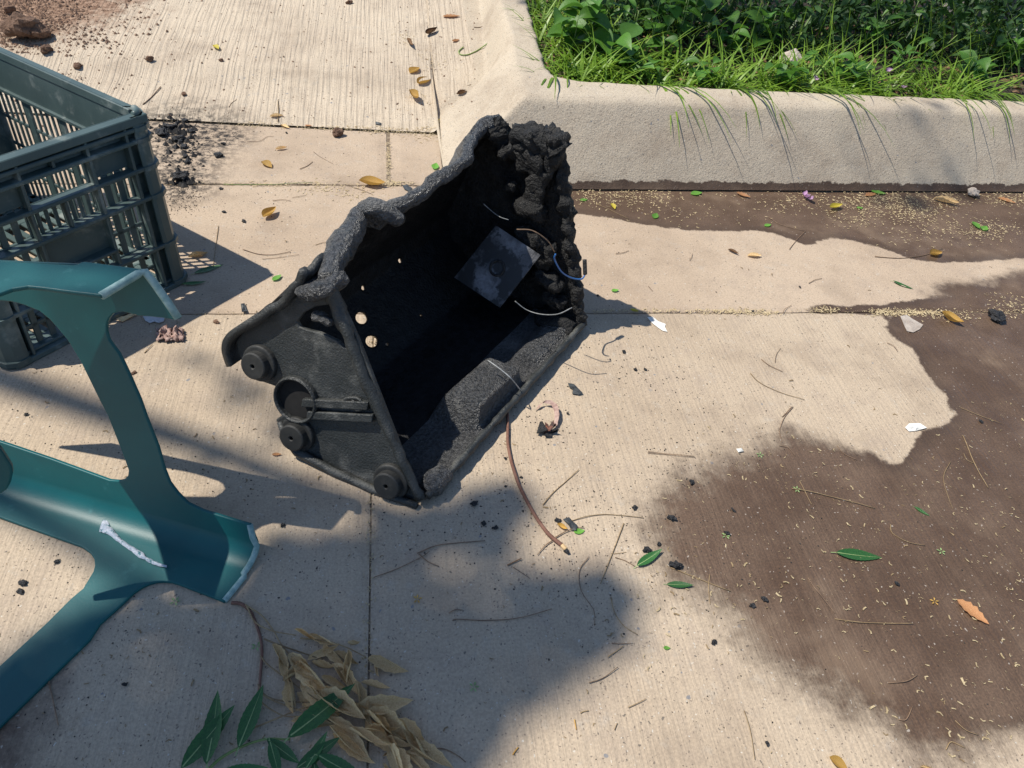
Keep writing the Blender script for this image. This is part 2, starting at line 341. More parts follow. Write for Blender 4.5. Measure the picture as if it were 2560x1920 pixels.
# driveway ramp and kerb: one poured surface, two objects
KH = .22
GE = np.array([U(*p, KH)[:2] for p in ((1322, 14), (1344, 92), (1366, 165), (1385, 186), (1450, 199), (1700, 213), (2100, 232), (2560, 250))])
GARDEN = np.r_[[[GE[0, 0]-.12, GE[0, 1]+2.6]], [GE[0]+(GE[0]-GE[1])*.9], GE, [[7, GE[-1, 1]+.1], [7, 7]]]
xw0, xw1 = .135, .42
def sst(t): t = np.clip(t, 0, 1); return t*t*(3-2*t)
def wshift(y): return .19*sst((y-2.42)/.35)
def kerbz(x, y):
    ky = np.where(x > xk, yK(x), gy(xk))
    fy = (y-ky)/.185; fy = np.where(fy < .92, fy/.955, .963+.037*sst((fy-.92)/.16)); fy = np.clip(fy, 0, 1)
    sh = wshift(y); wx = np.clip((x-xw0-sh)/(xw1-xw0-sh*.9), 0, 1)
    wx = np.where(wx < .92, wx/.96, .958+.042*sst((wx-.92)/.08))
    k = KH*np.minimum(fy, wx)
    rp = np.clip((y-yR(x)), 0, 3)*.10+.35*np.clip(y-yR(x)-.12, 0, .2)**2*1.6; rp = rp+.010*sst((y-yR(x))/.05)
    d = .02; hh = np.clip(.5+.5*(k-rp)/d, 0, 1)
    return rp*(1-hh)+k*hh+d*hh*(1-hh)*.5
xs = np.r_[-12, -8, -5, -4, -3.2, np.arange(-2.6, .0, .02), np.arange(0, .7, .009), np.arange(.7, 2.7, .018), 2.8, 3.2, 4, 6, 9]
tt = np.r_[np.linspace(0, .9, 95), np.linspace(.92, 1.5, 40), 1.8, 2.4, 4, 8]
X_, T_ = np.meshgrid(xs, tt); base = np.where(X_ < xe_, yR(X_), np.where(X_ < xk, yR(X_)+(gy(xk)-yR(X_))*np.clip((X_-xe_+.0)/.0001, 0, 1), yK(X_)))
base = np.where((X_ >= xe_) & (X_ < xk), np.array([gy(float(x)) for x in xs])[None, :].repeat(len(tt), 0), base)
Y_ = base+T_*np.where(T_ < 1, 1, 1); Z_ = kerbz(X_, Y_)
Pxy = np.stack([X_.ravel(), Y_.ravel()], 1); ing = sdist(Pxy, GARDEN); Zf = Z_.ravel().copy()
Zf += np.array([.0030*fbm((p[0], p[1], 0), 9, 4)-.007*max(0, fbm((p[0]*1.0, p[1], 7), 30, 2)-.55) for p in Pxy])*(Zf > .004)
Zf = np.where(ing > 0, np.minimum(Zf, .13), Zf-.006*np.clip(1+ing/.025, 0, 1)**2)
Wn = len(xs); quads = [(j*Wn+i, j*Wn+i+1, (j+1)*Wn+i+1, (j+1)*Wn+i) for j in range(len(tt)-1) for i in range(Wn-1)]
V3 = np.c_[Pxy, Zf]
def pick(name, m, test, over):
    sel = [q for q in quads if test(V3[list(q)].mean(0)) and min(ing[list(q)]) < .06]; used = sorted({k for q in sel for k in q}); ix = {k: i for i, k in enumerate(used)}
    o = ob(name, V3[used], [tuple(ix[k] for k in q) for q in sel], m, tags=STRUCT, smooth=True); setfields(o.data, over); return o
dry = lambda co, f: dict(wet=np.full(len(co), -1.), wsoft=np.full(len(co), .01))
pick('driveway', M['drive'], lambda c: c[0] <= xw0-.01+wshift(c[1]), dry)
pick('kerb', M['kerb'], lambda c: c[0] > xw0-.01+wshift(c[1]), lambda co, f: dict(wet=np.where(co[:, 0] > .44, .022-co[:, 2], -.3), wsoft=np.full(len(co), .002)))
gx = np.arange(.3, 3.6, .05); gyv = np.arange(2.2, 5.2, .05); sv = []; sf = []
for y in gyv:
    for x in gx: sv.append((x, y, .165+.022*fbm((x, y, 3), 5, 4)))
gw = len(gx)
sp_ = sdist(np.array(sv)[:, :2], GARDEN)
for j in range(len(gyv)-1):
    for i in range(gw-1):
        q = (j*gw+i, j*gw+i+1, (j+1)*gw+i+1, (j+1)*gw+i)
        if max(sp_[list(q)]) > -.004: sf.append(q)
ob('garden_soil', sv, sf, M['soil'], tags=STRUCT, smooth=True)
# ------------------------------------------------------------------ burnt loudspeaker cabinet lying on its side
P1 = U(1055, 1264); AX = unit(U(1450, 824)-P1); VX = np.array([-AX[1], AX[0], 0]); ZZ = np.array([0, 0, 1.]); LEN = .655
SPK = empty('loudspeaker_cabinet', P1, T('burnt black loudspeaker cabinet lying on its side, front melted open', 'loudspeaker'))
KV, TA, TB = -.149, .36, .13                 # both end panels are raked
def sp(a, v, z): t = a/LEN; return P1+AX*(a+(1-t)*(KV*v+TA*z)+t*TB*z)+VX*v+ZZ*z
def loc(p): q = np.array(p)-P1; z, v = q[2], q@VX; return np.array([(q@AX-KV*v-TA*z)/(1+(TB*z-KV*v-TA*z)/LEN), v, z])
rimpx = [(425, 690), (450, 605), (515, 500), (545, 440), (600, 412), (655, 425), (690, 455), (745, 385), (830, 318), (900, 272), (955, 230), (985, 150), (1035, 85), (1075, 72)]
rim = [loc(U(*ZS(*p), .345+.07*max(0, (p[0]-650)/400)+.025*math.exp(-((p[0]-600)/50)**2))) for p in rimpx]
rim = np.array(sorted(rim, key=lambda q: q[0])); rim[0, 0] = min(rim[0, 0], .0)
def rimat(a): return np.array([np.interp(a, rim[:, 0], rim[:, 1]), np.interp(a, rim[:, 0], rim[:, 2])])
nA, nS_ = 170, 150
holes = []
for (x, y, r) in ((550, 852, .0135), (590, 945, .0135), (556, 733, .005), (703, 625, .005), (651, 957, .004), (787, 842, .003)):
    holes.append((ZS(x, y), r))
def section(a):
    rv, rz = rimat(a); k = .03*min(1, max(0, (a-.03)/.07))
    return [(-.004, .022), (.02, .010), (.14, .006), (.255, .006), (.285, .012), (.41-k, .095), (.435-k, .12), (.44-k, .16), (.42-k*.8, .195), ((.42-k*.8+rv)/2+.010, (.195+rz)/2+.008), (rv, rz)]
def hump(a, v): return .058*sst((a-.185)/.025)*sst((.39-a)/.02)*sst((.125-v)/.03)*sst((v-.004)/.022)*(1-.25*sst((a-.2)/.2))+.016*sst((a-.44)/.02)*sst((.09-v)/.03)*sst((v-.01)/.01)
vs = []; fs = []; grid = np.zeros((nA, nS_), int)
for i in range(nA):
    a = LEN*i/(nA-1); cs = resample(section(a), nS_)
    for j in range(nS_):
        v, z = cs[j]; s = j/(nS_-1); aa = a
        am = .05+.09*sst((s-.2)/.05)*sst((.56-s)/.05)
        if s < .66 and a < am: aa = a+(am-a)*.85*sst((s-.02)/.06)
        dz = hump(a, v) if s < .3 else 0.
        p = sp(aa, v, z+dz); bw = .35+.65*np.clip((s-.72)/.2, 0, 1)+.4*np.clip((.1-s)/.1, 0, 1)
        k = .0045*bw*fbm(p, 34, 4)+.010*np.clip((s-.7)/.3, 0, 1)*fbm(p, 9, 3)
        p = p+VX*k*(.7 if s > .5 else 0)+ZZ*abs(k)*(1 if s > .5 else .6)
        if s < .45: p[2] = max(p[2], .006)
        grid[i, j] = len(vs); vs.append(p)
vs = np.array(vs)
def inhole(c):
    for (px, r) in holes:
        d = ray(*px); d = d/np.linalg.norm(d); q = c-EYE; e = np.linalg.norm(q-d*(q@d))
        if e < r: return True
    return False
dele = set()
for i in ():
    for j in ():
        p = vs[grid[i, j]]
        for (px, r) in holes:
            d = unit(ray(*px)); q = p-EYE; perp = q-d*(q@d); e = np.linalg.norm(perp)
            if e < r and r > .006: dele.add((i, j))
# snap the ring around the two big holes to a circle
faces = []; fmat = []
for i in range(nA-1):
    for j in range(nS_-1):
        q = (grid[i, j], grid[i, j+1], grid[i+1, j+1], grid[i+1, j]); c = vs[list(q)].mean(0)
        if inhole(c): continue
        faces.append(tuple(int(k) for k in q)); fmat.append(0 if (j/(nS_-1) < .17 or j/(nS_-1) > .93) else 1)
cnt = {}
for q in faces:
    for a_, b_ in zip(q, q[1:]+q[:1]): cnt[frozenset((a_, b_))] = cnt.get(frozenset((a_, b_)), 0)+1
bd = {k for e, c in cnt.items() if c == 1 for k in e}
for k in bd:
    for (px, r) in holes:
        d = unit(ray(*px)); q = vs[k]-EYE; perp = q-d*(q@d); e = np.linalg.norm(perp)
        if e < r*1.9 and e > 1e-4: vs[k] = vs[k]+perp*(r/e-1)
sh = child('shell', vs, faces, M['black'], SPK, smooth=True)
sh.data.materials.append(M['soot']); sh.data.polygons.foreach_set('material_index', fmat)  # shaded walls get the darker copy, sunlit floor and rim the brighter one
md = sh.modifiers.new('thickness', 'SOLIDIFY'); md.thickness = .007; md.offset = -1 if False else 1
# melted bead along the open front
b = MB()
rp3 = [sp(*q) for q in rim]; rp3 = [np.array(p) for p in spline(rp3, 6)]
rr = [.0125+.008*abs(mnoise.noise(Vector(p)*17))+.012*math.exp(-((loc(p)[0]-.12)/.10)**2) for p in rp3]
b.tube(rp3, rr, 18, .007, 40)
b.ob('melted_rim', M['black'], SPK, smooth=True)
b = MB(); e0 = [sp(-.004, *(np.array([.003, .016])*(1-t)+np.array([.266, .345])*t)) for t in np.linspace(0, 1, 40)]
e0 = [p+AX*.004*mnoise.noise(Vector(p)*25)+VX*(.012*math.sin(t*3.1)) for p, t in zip(e0, np.linspace(0, 1, 40))]
b.tube(e0, [.009+.006*t*t for t in np.linspace(0, 1, 40)], 12, .004, 60)
b.tube([sp(a, -.006, .022) for a in np.linspace(.0, LEN, 70)], .0075, 10, .004, 45)
b.ob('front_edge', M['moulded'], SPK, smooth=True)
# far end: inner face and its lumps
def panel(name, pts, a, th, m, amp, fr, res=46):
    pl = np.array(pts, float); lo, hi = pl.min(0), pl.max(0); n = res; g = {}; V = []; Fc = []
    for i in range(n+1):
        for j in range(n+1):
            q = lo+(hi-lo)*np.array([i, j])/n; g[i, j] = len(V); V.append(q)
    V = np.array(V); d = sdist(V, pl); keep = [(i, j) for i in range(n) for j in range(n) if min(d[g[i, j]], d[g[i+1, j]], d[g[i+1, j+1]], d[g[i, j+1]]) > -.004]
    W3 = []
    for q in V:
        p = sp(a, *q); k = amp*fbm(p, fr, 4); W3.append(p-AX*abs(k)+ZZ*k*.2)
    used = sorted({g[k] for i, j in keep for k in ((i, j), (i+1, j), (i+1, j+1), (i, j+1))}); ix = {k: i for i, k in enumerate(used)}
    o = child(name, [W3[k] for k in used], [tuple(ix[g[k]] for k in ((i, j), (i, j+1), (i+1, j+1), (i+1, j))) for i, j in keep], m, SPK, True)
    md = o.modifiers.new('thickness', 'SOLIDIFY'); md.thickness = th; return o
panel('end_wall', [(-.005, .006), (.28, .006), (.42, .075), (.425, .19), (.39, .30), (.34, .42), (.27, .375), (.25, .385), (.20, .415), (.155, .42), (.06, .17)], LEN-.006, .012, M['char'], .012, 22)
b = MB()
fe = [sp(LEN-.01, *(np.array([.0, .016])*(1-t)+np.array([.15, .405])*t)) for t in np.linspace(0, 1, 60)]
b.tube(fe, [.012+.010*abs(mnoise.noise(Vector(p)*30)) for p in fe], 14, .012, 42)
fe = [sp(LEN-.012, .145, .40), sp(LEN-.015, .165, .418), sp(LEN-.02, .20, .41), sp(LEN-.02, .245, .38), sp(LEN-.02, .275, .37), sp(LEN-.02, .30, .41)]
fe = spline(fe, 8); b.tube(fe, [.026+.014*abs(mnoise.noise(Vector(p)*26)) for p in fe], 16, .022, 40)
b.ob('charred_end_edge', M['char'], SPK, smooth=True)
def blob(b, c, ax, ay, az, amp=.012, fr=45, n=18, m=12, pw=.7):
    V = []; c, ax, ay, az = map(np.array, (c, ax, ay, az))
    for j in range(m+1):
        ph = math.pi*j/m
        for i in range(n):
            th = 2*math.pi*i/n; f = lambda t: math.copysign(abs(t)**pw, t)
            d = ax*f(math.sin(ph)*math.cos(th))+ay*f(math.sin(ph)*math.sin(th))+az*f(math.cos(ph)); p = c+d
            V.append(p+unit(d+1e-9)*amp*fbm(p, fr, 4))
    Fq = [(j*n+i, (j+1)*n+i, (j+1)*n+(i+1) % n, j*n+(i+1) % n) for j in range(m) for i in range(n)]
    if np.dot(np.cross(ax, ay), az) < 0: Fq = [f[::-1] for f in Fq]
    return b.add(V, Fq)
nE = unit(AX-ZZ*TB); pE = sp(LEN-.03, 0, 0)
lumps = [((1095, 125), (.012, .020, .034)), ((1200, 130), (.018, .034, .026)), ((1262, 165), (.016, .030, .030)), ((1300, 230), (.012, .014, .040)), ((1225, 230), (.018, .036, .034)), ((1245, 330), (.015, .030, .040)), ((1215, 420), (.025, .045, .018)), ((1225, 540), (.022, .045, .022)), ((1270, 600), (.016, .03, .03)), ((1285, 695), (.026, .042, .015)), ((1320, 780), (.02, .03, .018)), ((1330, 870), (.040, .055, .022)), ((1140, 325), (.010, .012, .010)), ((1310, 180), (.010, .016, .03))]
for (x, y), (ra, rv, rz) in lumps:
    c = UP(*ZS(x, y), pE, nE); bb = MB(); blob(bb, c, AX*ra, VX*rv, ZZ*rz, .016, 42, 22, 14); bb.ob('charred_lump', M['char'], SPK, smooth=True)
c = UP(*ZS(1330, 272), sp(LEN+.0, 0, 0), nE)
bb = MB(); bb.prism([c, c+VX*-.012-ZZ*.006, c+VX*-.026-ZZ*.03, c+VX*-.012-ZZ*.024, c-VX*.004-ZZ*.016], AX*.004); bb.ob('flake', M['char'], SPK)
# near end (the cabinet's base): plate, feet, pole socket, rails
nB = -unit(AX-VX*KV-ZZ*TA); pB = sp(.0, 0, 0); EW = unit(ZZ-nB*nB[2]); EV = np.cross(nB, EW); EV = EV if EV@VX > 0 else -EV; ZE = lambda x, y, k=.0: UP(*ZS(x, y), pB+nB*k, nB)
out = [(775, 1585), (690, 1340), (600, 1110), (530, 930), (470, 800), (420, 740), (300, 760), (45, 915), (48, 960), (70, 1030), (100, 1090), (222, 1132), (232, 1180), (262, 1222), (206, 1258), (240, 1330), (288, 1392), (640, 1560)]
gap = [(290, 868), (318, 832), (365, 808), (420, 800), (462, 822), (484, 868), (498, 925), (495, 976), (474, 968), (452, 946), (420, 930), (380, 912), (330, 900), (300, 888)]
bm_ = bmesh.new()
for lp_ in (out, gap):
    vv = [bm_.verts.new(ZE(*p)-P1) for p in lp_]
    for a_, b_ in zip(vv, vv[1:]+vv[:1]): bm_.edges.new((a_, b_))
bmesh.ops.triangle_fill(bm_, edges=bm_.edges[:], use_beauty=True); bmesh.ops.recalc_face_normals(bm_, faces=bm_.faces)
for f in bm_.faces:
    if np.dot(np.array(f.normal), nB) < 0: f.normal_flip()
me_ = bpy.data.meshes.new('base_plate'); bm_.to_mesh(me_); bm_.free(); me_.materials.append(M['moulded'])
o = link(bpy.data.objects.new('base_plate', me_), SPK); md = o.modifiers.new('thickness', 'SOLIDIFY'); md.thickness = .010; md.offset = -1; bevel(o, .002, 2)
b = MB()                                       # raised flange round the plate
fl = [(222, 1268), (250, 1335), (290, 1388), (450, 1475), (640, 1558), (770, 1600)]
b.tube([ZE(*p, .010) for p in fl], [.006, .008, .009, .009, .008, .007], 10, .001, 60)
b.ob('base_flange', M['moulded'], SPK, smooth=True)
lip = [(.425, .136), (.431, .146), (.436, .160), (.432, .180), (.412, .205), (.36, .25), (.31, .298), (.285, .333)]
lp = spline([np.array(q) for q in lip], 7); n1 = len(lp); V = []; n2 = 16   # outer skin of the upper side, overhanging the plate as a lip
for i, q in enumerate(lp):
    for j in range(n2):
        a = -.015+.103*j/(n2-1); p = sp(a, q[0]-.02*sst((a-.04)/.06), q[1]-.004*sst((a-.03)/.05)); g_ = sst((i/n1-.55)/.4)
        V.append(p+(ZZ+VX*.5)*(.010*g_*fbm(p, 20, 4)+.004*g_*fbm(p, 70, 2)+.016*g_*g_))
Fc = [(i*n2+j, i*n2+j+1, (i+1)*n2+j+1, (i+1)*n2+j) for i in range(n1-1) for j in range(n2-1)]
o = child('side_skin', V, Fc, M['moulded'], SPK, True); md = o.modifiers.new('thickness', 'SOLIDIFY'); md.thickness = .016; md.offset = -1
b = MB(); blob(b, ZE(395, 855, .010), VX*.020, ZZ*.008, AX*.012, .006, 60); b.ob('charred_lump', M['black'], SPK, smooth=True)
b = MB()                                       # melted mass above the plate that throws the dark shadow
blob(b, sp(.004, .278, .328), VX*.034-ZZ*.024, ZZ*.016+VX*.012, AX*.040, .012, 24, 34, 24); b.ob('melted_corner', M['black'], SPK, smooth=True)
def disc(b, c, r, h, n=28, inner=0.):
    V = []; u, v = EV, EW
    prof = [(r, 0), (r, h*.8), (r*.93, h), (inner, h)] if not inner else [(r, 0), (r, h*.85), (r*.95, h), (inner*1.06, h), (inner, h*.9), (inner, 0)]
    for (q, k) in prof:
        for i in range(n): V.append(c+nB*k+(u*math.cos(2*math.pi*i/n)+v*math.sin(2*math.pi*i/n))*q)
    m_ = len(prof); Fq = [(j*n+i, j*n+(i+1) % n, (j+1)*n+(i+1) % n, (j+1)*n+i) for j in range(m_-1) for i in range(n)]
    return b.add(V, [f[::-1] for f in Fq])
for (x, y) in ((150, 1030), (300, 1312), (672, 1500)):
    c = ZE(x, y); b = MB(); disc(b, c, .036, .011); disc(b, c+nB*.0112, .0265, .016, 28, .004); f_ = b.ob('rubber_foot', M['knob'], SPK, smooth=False)
    bevel(f_, .0012, 1)
    f_.data.polygons.foreach_set('use_smooth', [False]*len(f_.data.polygons))
    b = MB(); disc(b, c+nB*.0113, .0040, .001, 12); h_ = b.ob('screw_hole_shade', M['hollow_shade'], f_)  # dark disc painted as the shade down the screw hole
    h_.location = Vector(-np.array(f_.location))*0; 
c = ZE(290, 1178, .004)
b = MB(); disc(b, c-nB*.02, .047, .030, 36, .040); bevel(b.ob('pole_socket', M['moulded'], SPK), .001, 1)
b = MB(); disc(b, c-nB*.0035, .0395, .0012, 30); b.ob('socket_shade_disc', M['hollow_shade'], SPK)  # thin dark disc in place of the shade inside the socket
for (x0, x1, y) in ((325, 588, 1168), (345, 606, 1218)):
    p, q = ZE(x0, y, 0), ZE(x1, y+12, 0); b = MB(); b.box(p, q-p, EW*-.017, nB*.012); bevel(b.ob('rail', M['moulded'], SPK), .002, 2)
p, q = ZE(345, 1181, 0), ZE(585, 1192, 0); b = MB(); b.box(p, q-p, EW*-.0135, nB*.002); b.ob('slot_shade_strip', M['hollow_shade'], SPK)  # thin dark strip painted as shade between the rails
c = ZE(517, 1192, .008); b = MB(); th = np.linspace(0, 2*math.pi, 19)
b.tube([c+EV*-.018*math.cos(t)+EW*.0105*math.sin(t)*(1+.5*math.cos(t)) for t in th], .0032, 8); b.tube([c+EV*.004+EW*.006, c-EV*.006, c+EV*.002-EW*.005], .0028, 8); b.ob('ring_boss', M['moulded'], SPK, smooth=True)
# moulding inside, plate, wires
b = MB(); blob(b, U(*ZS(850, 1500), .02), AX*.035, VX*.022, ZZ*.022, .008, 30, 20, 14); b.ob('charred_lump', M['black'], SPK, smooth=True)
pc = [U(*ZS(918, 692), .100), U(*ZS(1084, 484), .215), U(*ZS(1262, 602), .190)]
nP = unit(np.cross(pc[1]-pc[0], pc[2]-pc[0])); pc.append(UP(*ZS(1100, 812), pc[0], nP))
b = MB(); b.prism(pc, -nP*.004*np.sign(nP[2])); pl_ = b.ob('metal_plate', M['tin'], SPK, tags={'label': 'loose square metal plate with soot'})
c = UP(*ZS(1090, 655), pc[0], nP); u_ = unit(pc[1]-pc[0]); v_ = np.cross(nP, u_); b = MB()
b.tube([c+(u_*math.cos(t)+v_*math.sin(t))*.017+nP*.002*np.sign(nP[2]) for t in np.linspace(0, 2*math.pi, 25)], .003, 6); b.ob('plate_ring', M['coal'], SPK, smooth=True)
def pxwire(pts, name, m, r, n=6): bw = MB(); bw.tube(spline([U(*ZS(x, y), z) for x, y, z in pts], 6), r, n); return bw.ob(name, m, SPK, smooth=True)
pxwire([(1168, 500, .30), (1230, 505, .31), (1290, 545, .29), (1318, 590, .26)], 'brown_wire', M['twigd'], .0014)
wr = pxwire([(1322, 598, .25), (1318, 620, .235), (1345, 668, .20), (1385, 693, .17), (1425, 698, .16), (1440, 680, .165)], 'blue_wire', M['blue'], .0019)
pxwire([(1440, 680, .165), (1439, 650, .18), (1438, 620, .195)], 'wire_terminal', M['coal'], .0048)
pxwire([(1160, 786, .14), (1205, 820, .125), (1262, 838, .13), (1330, 838, .15), (1388, 812, .165)], 'grey_wire', M['greyw'], .0012)
pxwire([(1052, 1022, .092), (1085, 1045, .092), (1120, 1072, .086), (1150, 1100, .074), (1186, 1146, .024)], 'white_wire', M['greyw'], .0014)
pxwire([(1035, 398, .30), (1065, 425, .29), (1100, 450, .29), (1135, 462, .29)], 'thin_wire', M['greyw'], .0008)
# ------------------------------------------------------------------ teal plastic stool on its side
K = U(642, 1398); KL = U(28, 1217); ZT = .45; bT = U(362, 675, ZT)
nS = unit(np.cross(KL-K, bT-K)); nS = nS if nS[1] > 0 else -nS; leg = unit(KL-K)
STOOL = empty('plastic_stool', U(240, 1420), T('teal plastic stool tipped on its side beside the crate, legs pointing right', 'stool'))
PS = lambda pts, fn=NAT: [UP(*fn(*p), K, nS) for p in pts]
PB = lambda pts, z=.007: [U(*p, z) for p in pts]
TH = .0065
def slabpart(polys, name, lighttips=()):
    b = MB()
    for pl, off in polys: b.prism(pl, off)
    o = b.ob(name, M['teal'], STOOL); bevel(o, .0022, 3)
    return o
upS = unit(np.cross(nS, leg)); upS = upS if upS[2] > 0 else -upS
RC = .034; fB = unit(U(560, 1504)-K); kz = np.array([0, 0, .007]); KE = KL+leg*.30
Sout = PS([(-260, 640), (0, 652), (183, 660), (362, 675), (448, 798), (435, 800), (400, 794), (344, 789), (310, 780), (296, 780), (281, 785), (271, 797), (266, 812), (266, 830), (272, 850), (298, 886), (321, 934), (350, 1000), (364, 1040), (395, 1119), (411, 1176), (424, 1208), (443, 1233), (468, 1258), (506, 1276), (570, 1296), (625, 1312)])+[K+upS*RC, KE+upS*RC]+PS([(-250, 1030), (0, 1105), (127, 1148), (272, 1201), (297, 1203), (311, 1199), (319, 1190), (321, 1176), (304, 1129), (269, 1040), (247, 998), (202, 906), (168, 850), (142, 819), (124, 799), (98, 778), (57, 762), (30, 755), (0, 752), (-60, 760), (-250, 790)])
K2, KL2 = K+fB*RC+kz, KE+fB*RC+kz
Bout = [K2]+PB([(560, 1504), (506, 1483), (449, 1461), (430, 1455), (411, 1453), (392, 1454), (373, 1459), (354, 1468), (335, 1481), (304, 1511), (250, 1559), (224, 1599), (0, 1816), (-160, 1970), (-300, 1960), (-110, 1763), (0, 1663), (114, 1559), (177, 1496), (208, 1470), (221, 1448), (233, 1428), (237, 1413), (235, 1396), (225, 1381), (203, 1366), (0, 1293), (-250, 1203)])+[KL2]
prof = []
for k in range(11):
    t = k/10*math.pi/2; prof.append(upS*RC*(1-math.sin(t))+fB*RC*(1-math.cos(t))+kz*(k/10))
nk = len(prof); inn = [base_+q for base_ in (K, KE) for q in prof]; nv = [nS*TH*(1-k/10)-ZZ*.0065*(k/10) for k in range(nk)]*2
V2 = inn+[p+q for p, q in zip(inn, nv)]; m2 = 2*nk
Fq = [(k, k+1, nk+k+1, nk+k) for k in range(nk-1)]+[(m2+k, m2+nk+k, m2+nk+k+1, m2+k+1) for k in range(nk-1)]+[(k, m2+k, m2+k+1, k+1) for k in range(nk-1)]+[(nk+k, nk+k+1, m2+nk+k+1, m2+nk+k) for k in range(nk-1)]
b = MB(); b.prism(Sout, nS*TH); b.prism(Bout, ZZ*-.0065); b.add(V2, Fq)
o = b.ob('leg_frame', M['teal'], STOOL)
bm_ = bmesh.new(); bm_.from_mesh(o.data); bmesh.ops.remove_doubles(bm_, verts=bm_.verts, dist=.0007)
dbl = [f for f in bm_.faces if all(len(e.link_faces) > 2 for e in f.edges if e.calc_length() > .15) and any(e.calc_length() > .15 for e in f.edges) and len(f.verts) == 4 and f.calc_area() < .012 and any(len(e.link_faces) > 2 for e in f.edges)]
bmesh.ops.delete(bm_, geom=dbl, context='FACES_ONLY'); bmesh.ops.recalc_face_normals(bm_, faces=bm_.faces)
for f in bm_.faces: f.smooth = True
bm_.to_mesh(o.data); bm_.free(); o.data.set_sharp_from_angle(angle=math.radians(35)); bevel(o, .0018, 3)
leg1T = [U(*p, ZT) for p in [(357, 674), (330, 668), (213, 653), (202, 655), (192, 661), (183, 662), (0, 652), (-260, 640), (-330, 700), (-330, 900), (-200, 900), (-120, 810), (-60, 768), (-25, 742), (0, 733), (30, 722), (69, 716), (110, 720), (160, 727), (252, 738)]]
b = MB(); b.prism(leg1T, ZZ*-TH); bevel(b.ob('leg_flange', M['teal'], STOOL), .0022, 3)
# scuffed ends of the two legs
b = MB(); e1 = [U(250, 739, ZT-.003), U(357, 676, ZT-.003)]
b.tube([U(253, 740, ZT-.003), U(300, 712, ZT-.003), U(345, 685, ZT-.003)]+PS([(363, 680), (385, 707), (420, 757), (446, 796)]), .0060, 8); b.ob('worn_edge', M['tealedge'], STOOL, smooth=True)
b = MB(); b.tube(PS([(625, 1313), (632, 1345)])+[K+q for q in prof[1:]]+PB([(610, 1442), (561, 1502)], .004), .0052, 8); b.ob('worn_edge', M['tealedge'], STOOL, smooth=True)
# dried white dribble in the fold
dr = [(800, 868, .020), (830, 880, .018), (880, 920, .010), (930, 970, .0075), (990, 1015, .0065), (1050, 1055, .0075), (1100, 1090, .0095), (1150, 1125, .006), (1200, 1150, .006), (1260, 1175, .005), (1320, 1190, .003)]
V = []; Fq = []; ds = np.array(spline([np.array(q, float) for q in dr], 5))
for i, q in enumerate(ds):
    t = unit(np.r_[(ds[min(i+1, len(ds)-1)]-ds[max(i-1, 0)])[:2]]); nx = np.array([-t[1], t[0]])
    for k in (-1, -.5, 0, .5, 1):
        wv = q[2]*2600*(1+.35*mnoise.noise(Vector((q[0]*.03, k, 0))))*1.0
        s_ = q[:2]+nx*k*wv; p = U(*Z7(*s_), .0095); V.append(p+ZZ*(.0030*(1-k*k)+.0008*fbm(p, 90)))
n5 = 5; Fq = [(i*n5+k, i*n5+k+1, (i+1)*n5+k+1, (i+1)*n5+k) for i in range(len(ds)-1) for k in range(4)]
ob('dried_smear', V, Fq, M['blotch'], tags=T('streak of dried white smear inside the lower leg of the teal stool', 'smear'), smooth=True)
# far leg of the stool: dark rounded end just inside the left edge
pf = U(10, 1165, .26); nF = unit((.2, -.8, .15)); q = [UP(*Z7(*p), pf, nF) for p in [(-420, 200), (0, 262), (45, 330), (92, 405), (100, 455), (85, 530), (55, 585), (0, 622), (-420, 640)]]
b = MB(); b.prism(q, -nF*.012); bevel(b.ob('leg', M['teal'], STOOL), .003, 2)
# ------------------------------------------------------------------ dark green harvest crate
BR, BL = U(458, 702), U(37, 920); LEAN = U(350, 282, .37)-BR
CR = empty('harvest_crate', BR, T('dark green slatted plastic harvest crate standing at the left edge behind the stool', 'crate'))
eU = BL-BR; eN = unit(np.array([eU[1], -eU[0], 0])); eN = eN if eN[1] > 0 else -eN; WID = np.linalg.norm(eU); eU = eU/WID; CL = .60
sideD = unit(np.array([-.359, .24, 0])*.5+eN*.5)
def cp(u, v, n): return BR+eU*u+LEAN*v+sideD*n         # u along the near end, v up, n away
def bars(name, rects, face, th, m=None):
    b = MB()
    for (u0, u1, v0, v1, d) in rects: b.add(*boxq(face, u0, u1, v0, v1, d, th))
    return bevel(b.ob(name, m or M['crate'], CR), .0016, 1)
def boxq(face, u0, u1, v0, v1, d, th):
    vs = [face(u, v, w_) for w_ in (d, d+th) for v in (v0, v1) for u in (u0, u1)]
    fs = [(0, 2, 3, 1), (4, 5, 7, 6), (0, 1, 5, 4), (2, 6, 7, 3), (0, 4, 6, 2), (1, 3, 7, 5)]
    a, b_, c = vs[1]-vs[0], vs[2]-vs[0], vs[4]-vs[0]
    if np.dot(np.cross(a, b_), c) < 0: fs = [f[::-1] for f in fs]
    return vs, fs
near = lambda u, v, d: cp(u*WID, v, d)
